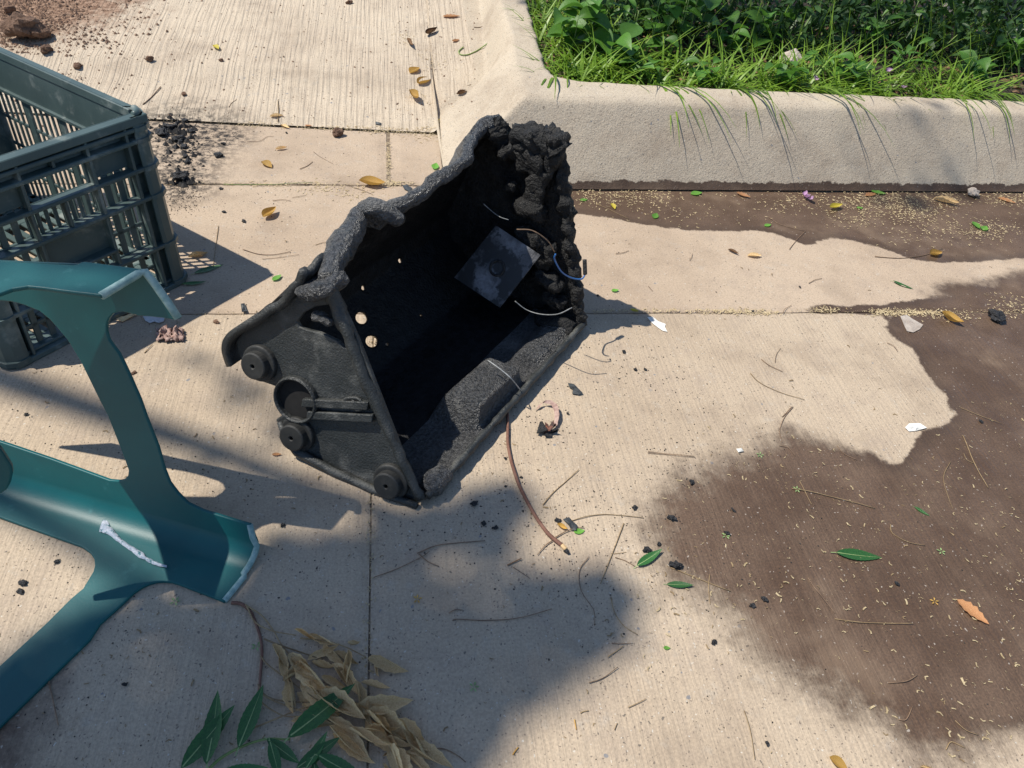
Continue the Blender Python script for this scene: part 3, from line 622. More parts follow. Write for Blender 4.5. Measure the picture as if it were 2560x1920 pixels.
# skin of the near end: solid patches, slots left open
def slots(u0, u1, v0, v1, n, gap=.45, rows=1):         # vertical slats between slots
    r = []; p = (u1-u0)/n
    for i in range(n+1):
        c = u0+p*i; r.append((c-p*(1-gap)/2 if i else c, c+p*(1-gap)/2 if i < n else c, v0, v1))
    for k in range(1, rows): vv = v0+(v1-v0)*k/rows; r.append((u0, u1, vv-.012, vv+.012))
    return r
sk = []
def add(rs): sk.extend([(u0, u1, v0, v1, .010) for u0, u1, v0, v1 in rs])
c0, c1, c2, c3 = .12, .34, .69, .90
add([(0, c0, 0, 1), (c3, 1, 0, 1), (c0, c3, .862, 1.0)])
for a, b_ in ((c0, c1), (c2, c3)):
    add([(a, b_, .74, .862), (a, b_, .54, .575), (a, b_, .25, .29), (a, b_, 0, .05)]); add(slots(a, b_, .575, .74, 3, .5)); add(slots(a, b_, .29, .54, 3, .52, 2)); add(slots(a, b_, .05, .25, 3, .52, 2))
add([(c1, c1+.02, .735, .862), (c2-.02, c2, .735, .862), (c1, c2, .70, .735), (c1, c2, .34, .575), (c1, c2, 0, .05)])
add(slots(c1, .515, .575, .70, 4, .5)); add(slots(.515, c2, .575, .70, 4, .5)); add(slots(c1, c2, .05, .34, 8, .5, 2))
bars('end_wall', sk, near, .004)
rb = [(-.02, 1.02, .955, 1.0, -.012)]
for v in (.935, .873, .722, .56, .27): rb.append((0, 1, v-.011, v+.011, -.012))
rb.append((0, 1, 0, .03, -.012)); rb.append((c1, c2, .352, .37, -.012))
for q in rb: bars('horizontal_rib', [q], near, .0225 if q[2] > .74 or q[0] > .1 or q[2] < .1 else .0225)
for u in (c0, c1, c2, c3, .035, .965): bars('vertical_rib', [(u-.008, u+.008, .03, .955, -.010)], near, .0205)
bars('vertical_rib', [(.51, .525, .571, .711, -.008)], near, .0185); bars('vertical_rib', [(.51, .525, .884, .924, -.008)], near, .0185)
# corner posts
for s_, u in ((1, 0.), (-1, 1.)):
    b = MB(); pr = [(.0, .05), (-.012, .035), (-.016, .02), (-.010, .004), (.004, -.010), (.022, -.012), (.03, -.010), (.03, -.005), (.022, -.006), (.006, -.003), (-.004, .008), (-.010, .02), (-.006, .034), (.006, .05)]
    def cpt(q, v): return cp(u*WID+s_*q[0], v, q[1])
    n = len(pr); V = [cpt(q, v) for v in (0.0, 1.0) for q in pr]
    fq = [(i, (i+1) % n, n+(i+1) % n, n+i) for i in range(n)]+[tuple(range(n))[::-1], tuple(range(n, 2*n))]
    if s_ < 0: fq = [f[::-1] for f in fq]
    b.add(V, fq); b.ob('corner_post', M['crate'], CR)
    for v in (.935, .873, .722, .56, .27, .03):
        b = MB(); V = []
        for vv in (v-.012, v+.012):
            for q in ((.03, -.013), (.02, -.016), (.002, -.014), (-.014, -.002), (-.020, .018), (-.016, .036), (-.006, .05), (0, .05), (0, 0), (.03, 0)): V.append(cpt(q, vv))
        n = 10; fq = [(i, (i+1) % n, n+(i+1) % n, n+i) for i in range(n)]+[tuple(range(n))[::-1], tuple(range(n, 2*n))]
        if s_ < 0: fq = [f[::-1] for f in fq]
        b.add(V, fq); b.ob('corner_rib', M['crate'], CR)
# long sides (n runs along the side)
for u, sg, nm in ((0., 1, 'side_wall'), (1., -1, 'side_wall')):
    side = lambda n_, v, d, u=u, sg=sg: cp(u*WID+sg*d, v, n_*CL)
    q = [(.05, 1, .74, 1.0, .0), (.05, 1, 0, .05, .0), (.05, .10, .05, .74, 0)]
    for k in range(4):
        a = .10+k*.225; e_ = a+.185
        q += [(r[0], r[1], r[2], r[3], 0) for r in slots(a, e_, .05, .74, 5, .58, 4)]+[(e_, a+.225, .05, .74, 0)]
    bars(nm, q, side, .004)
    bars('rim', [(.05, 1, .95, 1.0, -.014), (.05, 1, .735, .76, -.010)], side, .020)
    for k in range(5): bars('vertical_rib', [(.085+k*.225, .10+k*.225, .0, .95, -.010)], side, .012)
farf = lambda u, v, d: cp(u*WID, v, CL-d)
bars('end_wall', [(0, 1, .0, .72, .0), (0, .3, .72, .9, 0), (.7, 1, .72, .9, 0), (0, 1, .9, 1, 0)], farf, .005)
fl_ = lambda u, n_, d: cp(u*WID, .03+d/.37, n_*CL)
q = [(0, 1, .0, .06, 0), (0, 1, .94, 1, 0)]
for k in range(6): a = .06+k*.147; q += [(r[0], r[1], r[2], r[3], 0) for r in slots(.04, .96, a, a+.115, 14, .5)]+[(0, 1, a+.115, a+.147, 0)]
q += [(0, .04, .06, .94, 0), (.96, 1, .06, .94, 0)]
bars('crate_floor', q, fl_, .006)
b = MB(); b.tube([cp(-.006+.022*(1-math.sin(t)), 1.0, .0+.05*(1-math.cos(t))*.6) for t in np.linspace(0, 1.5, 8)], .008, 8); b.ob('rim', M['crate'], CR, smooth=True)
# ------------------------------------------------------------------ tree outside the frame whose crown shades the pavement
def leafquads(pts, m_len, name, mat_, parent=None, tags=None, flat=0., wid=.42):
    V = np.zeros((len(pts)*6, 3)); Fq = []
    for i, p in enumerate(pts):
        d = unit(np.array([rnd.gauss(0, 1), rnd.gauss(0, 1), rnd.gauss(0, 1)*(1-flat)])); up = np.array([rnd.gauss(0, .5), rnd.gauss(0, .5), 1.]); s_ = unit(np.cross(d, up)); l = m_len*rnd.uniform(.7, 1.3); w_ = l*wid*.5
        k = unit(np.cross(s_, d))*l*.08
        V[i*6:i*6+6] = [p-d*l*.5, p-d*l*.15+s_*w_+k, p+d*l*.2+s_*w_*.8+k, p+d*l*.5-k, p+d*l*.2-s_*w_*.8+k, p-d*l*.15-s_*w_+k]
        Fq.append(tuple(range(i*6, i*6+6)))
    return child(name, V, Fq, mat_, parent) if parent is not None else ob(name, V, Fq, mat_, None, tags)
def inpoly(poly, n):
    lo, hi = poly.min(0), poly.max(0); out = np.zeros((0, 2)); r = np.random.RandomState(5)
    while len(out) < n:
        q = lo+(hi-lo)*r.rand(n*3, 2); out = np.r_[out, q[sdist(q, poly) > 0]]
    return out[:n]
TREE = empty('shade_tree', (-5.6, 3.0, -.008), T('tall leafy tree outside the left of the picture that throws the dappled shade', 'tree'))
LS = -LD/abs(LD[2])                              # one metre up towards the sun
shade = []
def shadepoly(pts, dens, holes_=(), h0=5.6, h1=6.8, fn=DISP, z=0.):
    pl = gpoly(fn, pts, z); A_ = .5*abs(sum(pl[i][0]*pl[(i+1) % len(pl)][1]-pl[(i+1) % len(pl)][0]*pl[i][1] for i in range(len(pl))))
    n = int(A_*dens); q = inpoly(pl, n)
    for (hx, hy, hr, keep) in holes_:
        c = U(*fn(hx, hy), z)[:2]; d = np.hypot(*(q-c).T); q = q[(d > hr) | (np.random.RandomState(3).rand(len(q)) < keep)]
    for p in q:
        hgt = rnd.uniform(h0, h1); shade.append(np.array([p[0], p[1], z])+LS*hgt)
D1 = 5500
shadepoly([(575, 1150), (760, 1150), (830, 1115), (930, 1100), (1030, 1060), (1120, 1050), (1165, 1080), (1130, 1130), (1090, 1200), (1160, 1240), (1300, 1230), (1375, 1290), (1340, 1400), (1210, 1490), (1110, 1560), (1050, 1670), (1000, 1900), (-300, 1900), (-300, 1480), (0, 1440), (120, 1350), (300, 1290), (480, 1290)], D1, ((385, 1420, .06, .35), (980, 1250, .075, .35), (1060, 1265, .06, .4)))
shadepoly([(1280, 1250), (1370, 1270), (1370, 1330), (1300, 1340)], 1500)
shadepoly([(420, 750), (520, 800), (640, 890), (640, 970), (520, 930), (420, 870), (330, 800)], 620)
shadepoly([(430, 960), (620, 1000), (640, 1110), (440, 1100)], 420)
shadepoly([(1830, 330), (2030, 300), (2110, 350), (2050, 385), (1900, 390)], 330, z=.1)
shadepoly([(-300, 1480), (-300, 2000), (-1200, 2000), (-1200, 1300)], 300)
for k in range(3500):                            # the rest of the crown, over ground outside the picture
    t = rnd.uniform(0, 2*math.pi); r = rnd.uniform(0, 1)**.5; p = np.array([-8.3+1.5*r*math.cos(t), 3.4+1.8*r*math.sin(t), rnd.uniform(4.6, 7.4)]); shade.append(p)
leafquads(shade, .075, 'crown', M['treeleaf'], TREE)
b = MB(); tb = np.array([-5.6, 3.0, -.02])
b.tube(spline([tb, tb+[.06, -.05, 1.5], tb+[.15, -.12, 3.2], tb+[.4, -.2, 4.6]], 5), list(np.linspace(.21, .11, 16)), 12, .03, 5)
b.ob('trunk', M['trunk'], TREE, smooth=True)
def limbs(tree, fork, tg):
    for q in tg:
        b = MB(); m_ = (fork+q)/2+np.array([0, 0, .25]); b.tube(spline([fork, m_, q], 8), list(np.linspace(.075, .012, 17)), 8, .01, 6); b.ob('limb', M['trunk'], tree, smooth=True)
limbs(TREE, tb+np.array([.4, -.2, 4.5]), [np.mean(shade[:2000], 0), np.mean(shade[:600], 0)+[.3, .2, .1], np.array([-7.9, 3.9, 6.4]), np.array([-8.3, 2.6, 6.2])])
TREE2 = empty('added_shade_tree', (-.4, 6.6, -.008), T('unseen leafy tree added behind the bed to shade it', 'tree')); gcr = []  # added tree out of view, its crown placed to shade the bed
for k in range(5600):
    x, y = rnd.uniform(.5, 4.6), rnd.uniform(2.62, 4.9)
    if y-2.66 < .10*math.sin(x*5)+.07+.05*math.sin(x*13) or (x < .95 and y < 3.1): continue
    gcr.append(np.array([x, y, .25])+LS*rnd.uniform(3.6, 5.0))
leafquads(gcr, .075, 'crown', M['treeleaf'], TREE2)
b = MB(); t2 = np.array([-.4, 6.6, -.02]); b.tube(spline([t2, t2+[.05, -.1, 1.6], t2+[.1, -.4, 3.2]], 5), list(np.linspace(.15, .09, 11)), 12, .03, 5); b.ob('trunk', M['trunk'], TREE2, smooth=True)
limbs(TREE2, t2+np.array([.1, -.4, 3.1]), [np.mean(gcr, 0), np.mean(gcr, 0)+[1.2, .1, .2], np.mean(gcr, 0)+[-1., .5, .2]])
# ------------------------------------------------------------------ leaves, twigs, scraps: shared shapes
def leafmesh(name, m, wd, curl, fold, serr=0, twist=0., n=10, bend=0., ribm=None):
    """unit-length leaf along +x, lying on z=0; curl lifts its edges, bend lifts its ends"""
    V = []; Fq = []; cols = (-1, -.5, 0, .5, 1)
    for i in range(n+1):
        t = i/n; w_ = wd*.5*(math.sin(math.pi*min(1, t*1.02))**.75)*(1.25-.55*t)+.003
        cx, cz = t, bend*(2*t-1)**2; sw = .12*bend*math.sin(3*t)
        for k in cols:
            ww = w_*(1+(serr*(.5 if i % 2 else -.5) if abs(k) == 1 else 0)); tw = twist*(t-.4)
            y = ww*k*math.cos(curl*abs(k)); z = ww*abs(k)*math.sin(fold*.6+curl*abs(k))
            V.append((cx, y*math.cos(tw)-z*math.sin(tw)+sw, cz+y*math.sin(tw)+z*math.cos(tw)))
    z0 = min(v[2] for v in V); V = [(x, y, z-z0+.004) for x, y, z in V]
    Fq = [(i*5+k, (i+1)*5+k, (i+1)*5+k+1, i*5+k+1) for i in range(n) for k in range(4)]
    me = mesh(name, V, Fq, m, True)
    if ribm:
        me.materials.append(ribm); nb = len(V); rv = [Vector((V[i*5+2][0]*1.0, V[i*5+2][1]+s_*.010*(1.1-i/n), V[i*5+2][2]+.006)) for i in range(n+1) for s_ in (-1, 1)]
        rv[:2] = [Vector((-.12, -.008, .012)), Vector((-.12, .008, .012))]
        me2 = mesh(name, V+rv, Fq+[(nb+2*i, nb+2*i+2, nb+2*i+3, nb+2*i+1) for i in range(n)], m, True); me2.materials.append(ribm)
        for p in me2.polygons[len(Fq):]: p.material_index = 1
        return me2
    return me
LM = {}
def lm(kind, mk, *a, **kw): LM[kind] = [leafmesh(kind, M[mk], *[x*(1+.2*(q-1)) if i > 0 else x for i, x in enumerate(a)], **{k: (v*(1+.5*(q-1)) if k in ('bend', 'twist') else v) for k, v in kw.items()}) for q in (0, 1, 2)]
lm('green', 'neem', .27, .10, .30, serr=.07, bend=.05, n=22, ribm=M['rib']); lm('lime', 'lime', .55, .2, .2, bend=.06); lm('tan', 'tan', .44, .85, .55, serr=.14, twist=1.1, bend=.10)
lm('yellow', 'yellow', .62, .7, .4, bend=.16, twist=.3); lm('lemon', 'lemon', .5, .5, .4, bend=.1); lm('orange', 'orange', .42, .3, .25, serr=.3, bend=.07); lm('brown', 'brown', .42, 1.1, .5, twist=.9, bend=.15)
lm('petal', 'pink', .8, .6, .4, bend=.2); lm('weed', 'weed', .80, .25, .30, bend=-.10); lm('weedlong', 'weed', .28, .15, .3, bend=-.16)
def place(name, kind, px, length, ang, tags=None, parent=None, z=.001, tilt=(0, 0), fn=NAT, deg_img=True, var=None):
    p = U(*fn(*px), z); q = U(*[a+b_ for a, b_ in zip(fn(*px), (30*math.cos(math.radians(ang)), -30*math.sin(math.radians(ang))))], z); rz = math.atan2(q[1]-p[1], q[0]-p[0])
    o = bpy.data.objects.new(name, LM[kind][rnd.randrange(3) if var is None else var]); o.rotation_euler = (math.radians(tilt[0]), math.radians(tilt[1]), rz); o.scale = (length,)*3
    o.location = Vector(p) if parent is None else Vector(p)-parent.location
    return link(o, parent, tags)
def onz(fn, x, y):
    q = U(*fn(x, y))
    for _ in range(6): q = U(*fn(x, y), float(kerbz(np.array(q[0]), np.array(q[1]))) if q[1] > yR(q[0]) else 0.)
    return q
# fallen leaves: (kind, x, y, crop, length m, angle in picture, label)
FL = [
 ('green', (1063, 690), C5, .088, -6, 'long fresh green leaf lying on the wet concrete'),
 ('green', (165, 752), C5, .062, 32, 'curved green leaf on the edge of the wet patch, upper of two'),
 ('green', (300, 832), C5, .048, -4, 'short broad green leaf below the curved one at the wet patch edge'),
 ('lime', (285, 1118), C5, .012, 0, 'tiny green leaf scrap far down the dry slab'),
 ('orange', (1606, 902), C5, .060, -38, 'ragged orange leaf on the wet concrete at right'),
 ('green', (1415, 482), C5, .032, -30, 'small dark green leaf fragment on the wet concrete above the long leaf'),
 ('yellow', (1030, 1610), C5, .030, -35, 'cream leaf sliver at the bottom edge'),
 ('tan', (2560-1500+380, 1660), C5, .02, 0, 'pale chip at the bottom right'),
 ('lime', (1200, 1470), C3, .022, 10, 'green leaf bit beside the cut end of the branch'),
 ('yellow', (1082, 1420), C3, .022, -25, 'straw yellow chip beside the cut branch'),
 ('yellow', (715, 745), ZG, .040, 35, 'curled yellow leaf standing up on the gutter'),
 ('yellow', (705, 350), ZG, .034, -30, 'yellow leaf lying on the apron slab right of the char'),
 ('yellow', (1375, 500), ZG, .055, -5, 'flat pale yellow leaf in the joint beside the cabinet'),
 ('tan', (800, 265), ZG, .026, 10, 'small tan leaf on the apron slab near its top joint'),
 ('lime', (1895, 400), ZG, .030, 70, 'bright green leaf touching the rim of the cabinet'),
 ('lemon', (1925, 80), ZG, .024, 50, 'lemon yellow leaf at the foot of the kerb ramp, upper of two'),
 ('lemon', (1905, 125), ZG, .030, -40, 'lemon yellow leaf at the foot of the kerb ramp, lower of two'),
 ('tan', (760, 35), ZG, .030, 5, 'tan curled leaf on the lower edge of the driveway'),
 ('tan', (835, 95), ZG, .026, -20, 'tan leaf in the joint below the driveway'),
 ('orange', (1000, 95), ZG, .016, 0, 'tiny orange leaf in the driveway joint'),
 ('yellow', (90, 672), Z5, .045, 28, 'yellow leaf on the driveway, topmost of three near the ramp'),
 ('yellow', (155, 778), Z5, .052, 18, 'curled yellow leaf on the driveway, middle of three near the ramp'),
 ('yellow', (90, 850), Z5, .048, -40, 'yellow leaf on the driveway, lowest of three near the ramp'),
 ('orange', (385, 155), Z5, .052, 0, 'orange brown lobed leaf high on the driveway'),
 ('brown', (230, 330), Z5, .060, 25, 'dark brown curled leaf on the driveway left of the grass'),
 ('brown', (60, 370), Z5, .050, -45, 'brown leaf clump left of the dark curled leaf'),
 ('orange', (470, 380), Z5, .028, 15, 'tiny peach leaf in the middle of the driveway'),
 ('brown', (515, 860), Z5, .040, 20, 'dark curled leaf near the kerb ramp'),
 ('lemon', (845, 180), CT, .030, -40, 'small lemon leaf in the upper middle of the driveway'),
 ('lime', (165, 150), C4, .022, 5, 'small green leaf in the wet gutter by the cabinet'),
 ('lemon', (310, 165), C4, .030, -60, 'upright yellow leaf in the wet gutter'),
 ('lime', (505, 235), C4, .032, 60, 'bright green leaf at the edge of the wet gutter'),
 ('lime', (675, 122), C4, .036, 5, 'green leaf floating in the gutter close to the kerb'),
 ('orange', (885, 118), C4, .040, -20, 'orange leaf in the wet gutter close to the kerb'),
 ('lime', (1015, 268), C4, .022, 10, 'green leaf scrap at the wet gutter edge in the middle'),
 ('lemon', (1312, 190), C4, .046, 10, 'bright yellow blossom leaf in the gutter right of the pink petal'),
 ('lime', (1505, 110), C4, .044, -8, 'broad green leaf against the kerb foot'),
 ('lime', (1440, 185), C4, .020, 0, 'small green scrap between gutter litter'),
 ('orange', (1480, 130), C4, .045, 12, 'orange brown leaf half buried in gutter litter'),
 ('tan', (1790, 150), C4, .070, -12, 'large tan dead leaf on the gutter litter'),
 ('orange', (2090, 140), C4, .050, -15, 'rust orange leaf at the right end of the gutter'),
 ('yellow', (1770, 405), C4, .045, 10, 'yellow brown leaf at the end of a dark twig'),
 ('lime', (1975, 250), C4, .038, -50, 'pale green leaf pair in the gutter, left one'),
 ('lime', (2020, 290), C4, .036, 50, 'pale green leaf pair in the gutter, right one'),
 ('green', (1605, 525), C4, .048, -20, 'slim green leaf above the wet joint'),
 ('tan', (935, 408), C4, .038, 0, 'straw coloured flat leaf on the dry gutter slab'),
 ('brown', (845, 378), C4, .030, -25, 'brown curled leaf left of the straw coloured one'),
 ('yellow', (1820, 680), C4, .05, -25, 'yellow leaf stalk in the wet joint litter'),
 ('lime', (310, 568), C4, .018, 5, 'tiny green leaf on the dry gutter right of the cabinet'),
 ('lemon', (395, 657), C4, .020, -10, 'tiny yellow leaf in the joint right of the cabinet'),
 ('lime', (1345, 1150), Z2, .030, 30, 'small green leaf on the concrete beyond the crate shadow'),
 ('green', (960, 1115), Z2, .075, 18, 'green leaf lying in the crate shadow'),
 ('green', (900, 1170), Z2, .055, 5, 'dark green leaf under the crate corner'),
 ('tan', (930, 1040), Z2, .050, 15, 'curled tan leaf in the crate shadow'),
 ('orange', (285, 1262), crop(570, 650, 2.592), .018, 0, 'tiny red brown leaf below the left side of the cabinet'),
 ('tan', (2090, 1310), DISP, .001, 0, None),
]
for kind, xy, fn, ln, an, lab in FL:
    if lab is None: continue
    if fn in (Z5, CT, ZG): ln *= 1.45
    if fn is C4: ln *= 1.2
    place('fallen_leaf', kind, xy, ln, an, T(lab, 'leaf', 'leaves fallen on the pavement'), fn=fn, tilt=(rnd.uniform(-4, 4), rnd.uniform(-4, 2)), z=onz(fn, *xy)[2]+.001)
# petals
for xy, ln, lab in (((1190, 140), .032, 'crumpled pink petal lying in the wet gutter'),):
    F1 = empty('pink_flower', U(*C4(1215, 142), .004), T('crumpled pink blossom lying in the wet gutter', 'flower'))
    for k in range(4): place('petal', 'petal', C4(1200+9*k, 135+7*(k % 2)), .026, 60+80*k, parent=F1, z=.005, tilt=(20*(k-1), -20))
# dry branch and green sprig
DB = empty('dry_branch', U(*ZD(690, 640)), T('red-stemmed branch with withered tan leaves on the shaded slab', 'branch'))
def tubepx(pts, fn, r, name, m, parent=None, tags=None, z=.004, n=6, taper=.6, sub=5):
    P = spline([U(*fn(x, y), z) for x, y in pts], sub); P = [p+ZZ*.0016*mnoise.noise(Vector(p)*30) for p in P]
    if parent is not None: P = [p-np.array(parent.location)+0 for p in P]
    b = MB(); b.tube(P, list(np.linspace(r, r*taper, len(P))), n)
    return ob(name, b.v, b.f, m, parent, tags, True)
tubepx([(495, 295), (560, 305), (620, 350), (660, 430), (695, 540), (705, 650), (695, 780), (688, 880), (675, 960)], ZD, .0030, 'stem', M['bark'], DB)
for pts in ([(600, 320), (660, 430), (780, 490), (940, 520)], [(590, 310), (700, 380), (780, 480), (830, 570), (900, 660), (960, 720)], [(720, 545), (860, 600), (1040, 660), (1180, 720), (1310, 800)], [(695, 665), (740, 720), (820, 780), (960, 880), (1090, 970)], [(680, 860), (720, 930), (820, 970), (1000, 985), (1200, 1000), (1420, 1040)], [(690, 920), (800, 980), (940, 1030), (1060, 1090)], [(675, 960), (760, 1030), (860, 1080), (960, 1080)], [(1100, 880), (1300, 960), (1450, 1030), (1620, 1120), (1780, 1230)], [(970, 540), (1150, 560), (1290, 605), (1420, 670)], [(600, 1180), (800, 1100), (1000, 1020), (1200, 980)]):
    tubepx(pts, ZD, .0013, 'twiglet', M['twig'], DB, z=.007)
DL = [(975, 520, .05, -30), (1000, 560, .062, -10), (1140, 580, .062, -45), (1200, 640, .05, -20), (1040, 665, .068, 18), (1090, 680, .03, -50), (1320, 630, .075, -85), (1300, 600, .03, 10), (1425, 675, .075, -8), (1470, 740, .03, -60), (1330, 810, .085, -70), (1400, 880, .055, -20), (785, 570, .06, -65), (820, 640, .06, -70), (870, 650, .07, -50), (950, 690, .06, -30), (960, 700, .075, -50), (860, 850, .055, 40), (910, 790, .08, -80), (900, 860, .06, -75), (1035, 780, .055, 0), (1050, 830, .06, -60), (1100, 850, .085, -25), (1190, 740, .09, -60), (1220, 740, .055, -50), (1130, 830, .07, -20), (960, 840, .085, -35), (960, 930, .06, -50), (1090, 950, .095, -30), (1010, 1010, .04, -20), (920, 1110, .07, 0), (1040, 1080, .055, 5), (1130, 1090, .07, 5), (1150, 1100, .075, -20), (1150, 1150, .08, -35), (1200, 1170, .10, -35), (1220, 990, .05, -30), (1280, 1040, .075, -15), (1290, 1090, .10, 0), (1310, 1180, .10, -12), (1400, 1110, .085, -40), (1430, 1080, .085, -30), (1420, 1170, .06, 5), (1480, 1030, .06, -25), (1490, 1250, .07, -10), (1500, 1100, .07, -45), (1560, 1280, .075, -60), (1600, 1290, .06, -75), (1610, 1120, .08, -45), (1640, 1160, .075, -40), (1650, 1200, .065, -20), (1650, 1280, .08, -35), (1660, 1320, .09, -40), (1700, 1330, .055, 12), (1530, 1330, .045, 20), (1540, 1380, .05, -60)]
for x, y, ln, an in DL:
    o = place('leaf', 'tan', (x+rnd.gauss(0, 22), y+rnd.gauss(0, 18)), ln*rnd.uniform(.65, 1.0), an+rnd.uniform(-12, 12), parent=DB, fn=ZD, z=rnd.uniform(.001, .006), tilt=(rnd.uniform(-40, 40), rnd.uniform(-7, 3))); o.scale = (o.scale[0], o.scale[1]*rnd.uniform(.55, 1.05), o.scale[2]*rnd.uniform(.7, 1.9))
GS = empty('leafy_sprig', U(*ZD(700, 1260)), T('sprig of dark green serrated leaves at the bottom edge', 'sprig'))
tubepx([(330, 1450), (420, 1370), (540, 1300), (640, 1260), (760, 1235), (900, 1240)], ZD, .0022, 'stem', M['gstem'], GS, z=.008)
tubepx([(700, 1640), (900, 1540), (1080, 1400), (1075, 1300)], ZD, .0015, 'stem', M['gstem'], GS, z=.006)
for x, y, ln, an in ((335, 1420, .108, 80), (150, 1440, .108, 48), (545, 1300, .098, 68), (890, 1240, .125, 38), (745, 1245, .068, -38), (760, 1255, .062, -75), (945, 1440, .075, 35), (1060, 1400, .055, -80), (1090, 1360, .085, -28), (420, 1480, .07, 5), (1010, 1450, .06, 60)):
    place('leaf', 'green', (x, y), ln*.9, an, parent=GS, fn=ZD, z=.008+rnd.uniform(0, .01), tilt=(rnd.uniform(-10, 10), rnd.uniform(-6, 0)))
# cut branch coming out from under the cabinet
CB = empty('cut_branch', U(*C3(860, 1200)), T('red-brown cut branch sticking out from under the cabinet', 'branch'))
tubepx([(742, 640), (745, 740), (745, 840), (765, 960), (800, 1080), (850, 1200), (920, 1330), (1000, 1450), (1060, 1510), (1120, 1555)], C3, .0031, 'stem', M['bark'], CB, z=.006, n=8, taper=1.25)
tubepx([(1120, 1555), (1148, 1585)], C3, .0042, 'cut_end', M['wood'], CB, z=.006, n=8, taper=.95)
tubepx([(1140, 1587), (1165, 1612)], C3, .0046, 'burnt_tip', M['coal'], CB, z=.0035, n=8, taper=.6)
for pts in ([(1050, 1525), (1000, 1560), (950, 1620)], [(1075, 1500), (1160, 1455), (1270, 1430)]): tubepx(pts, C3, .0011, 'side_twig', M['twigd'], CB, z=.003)
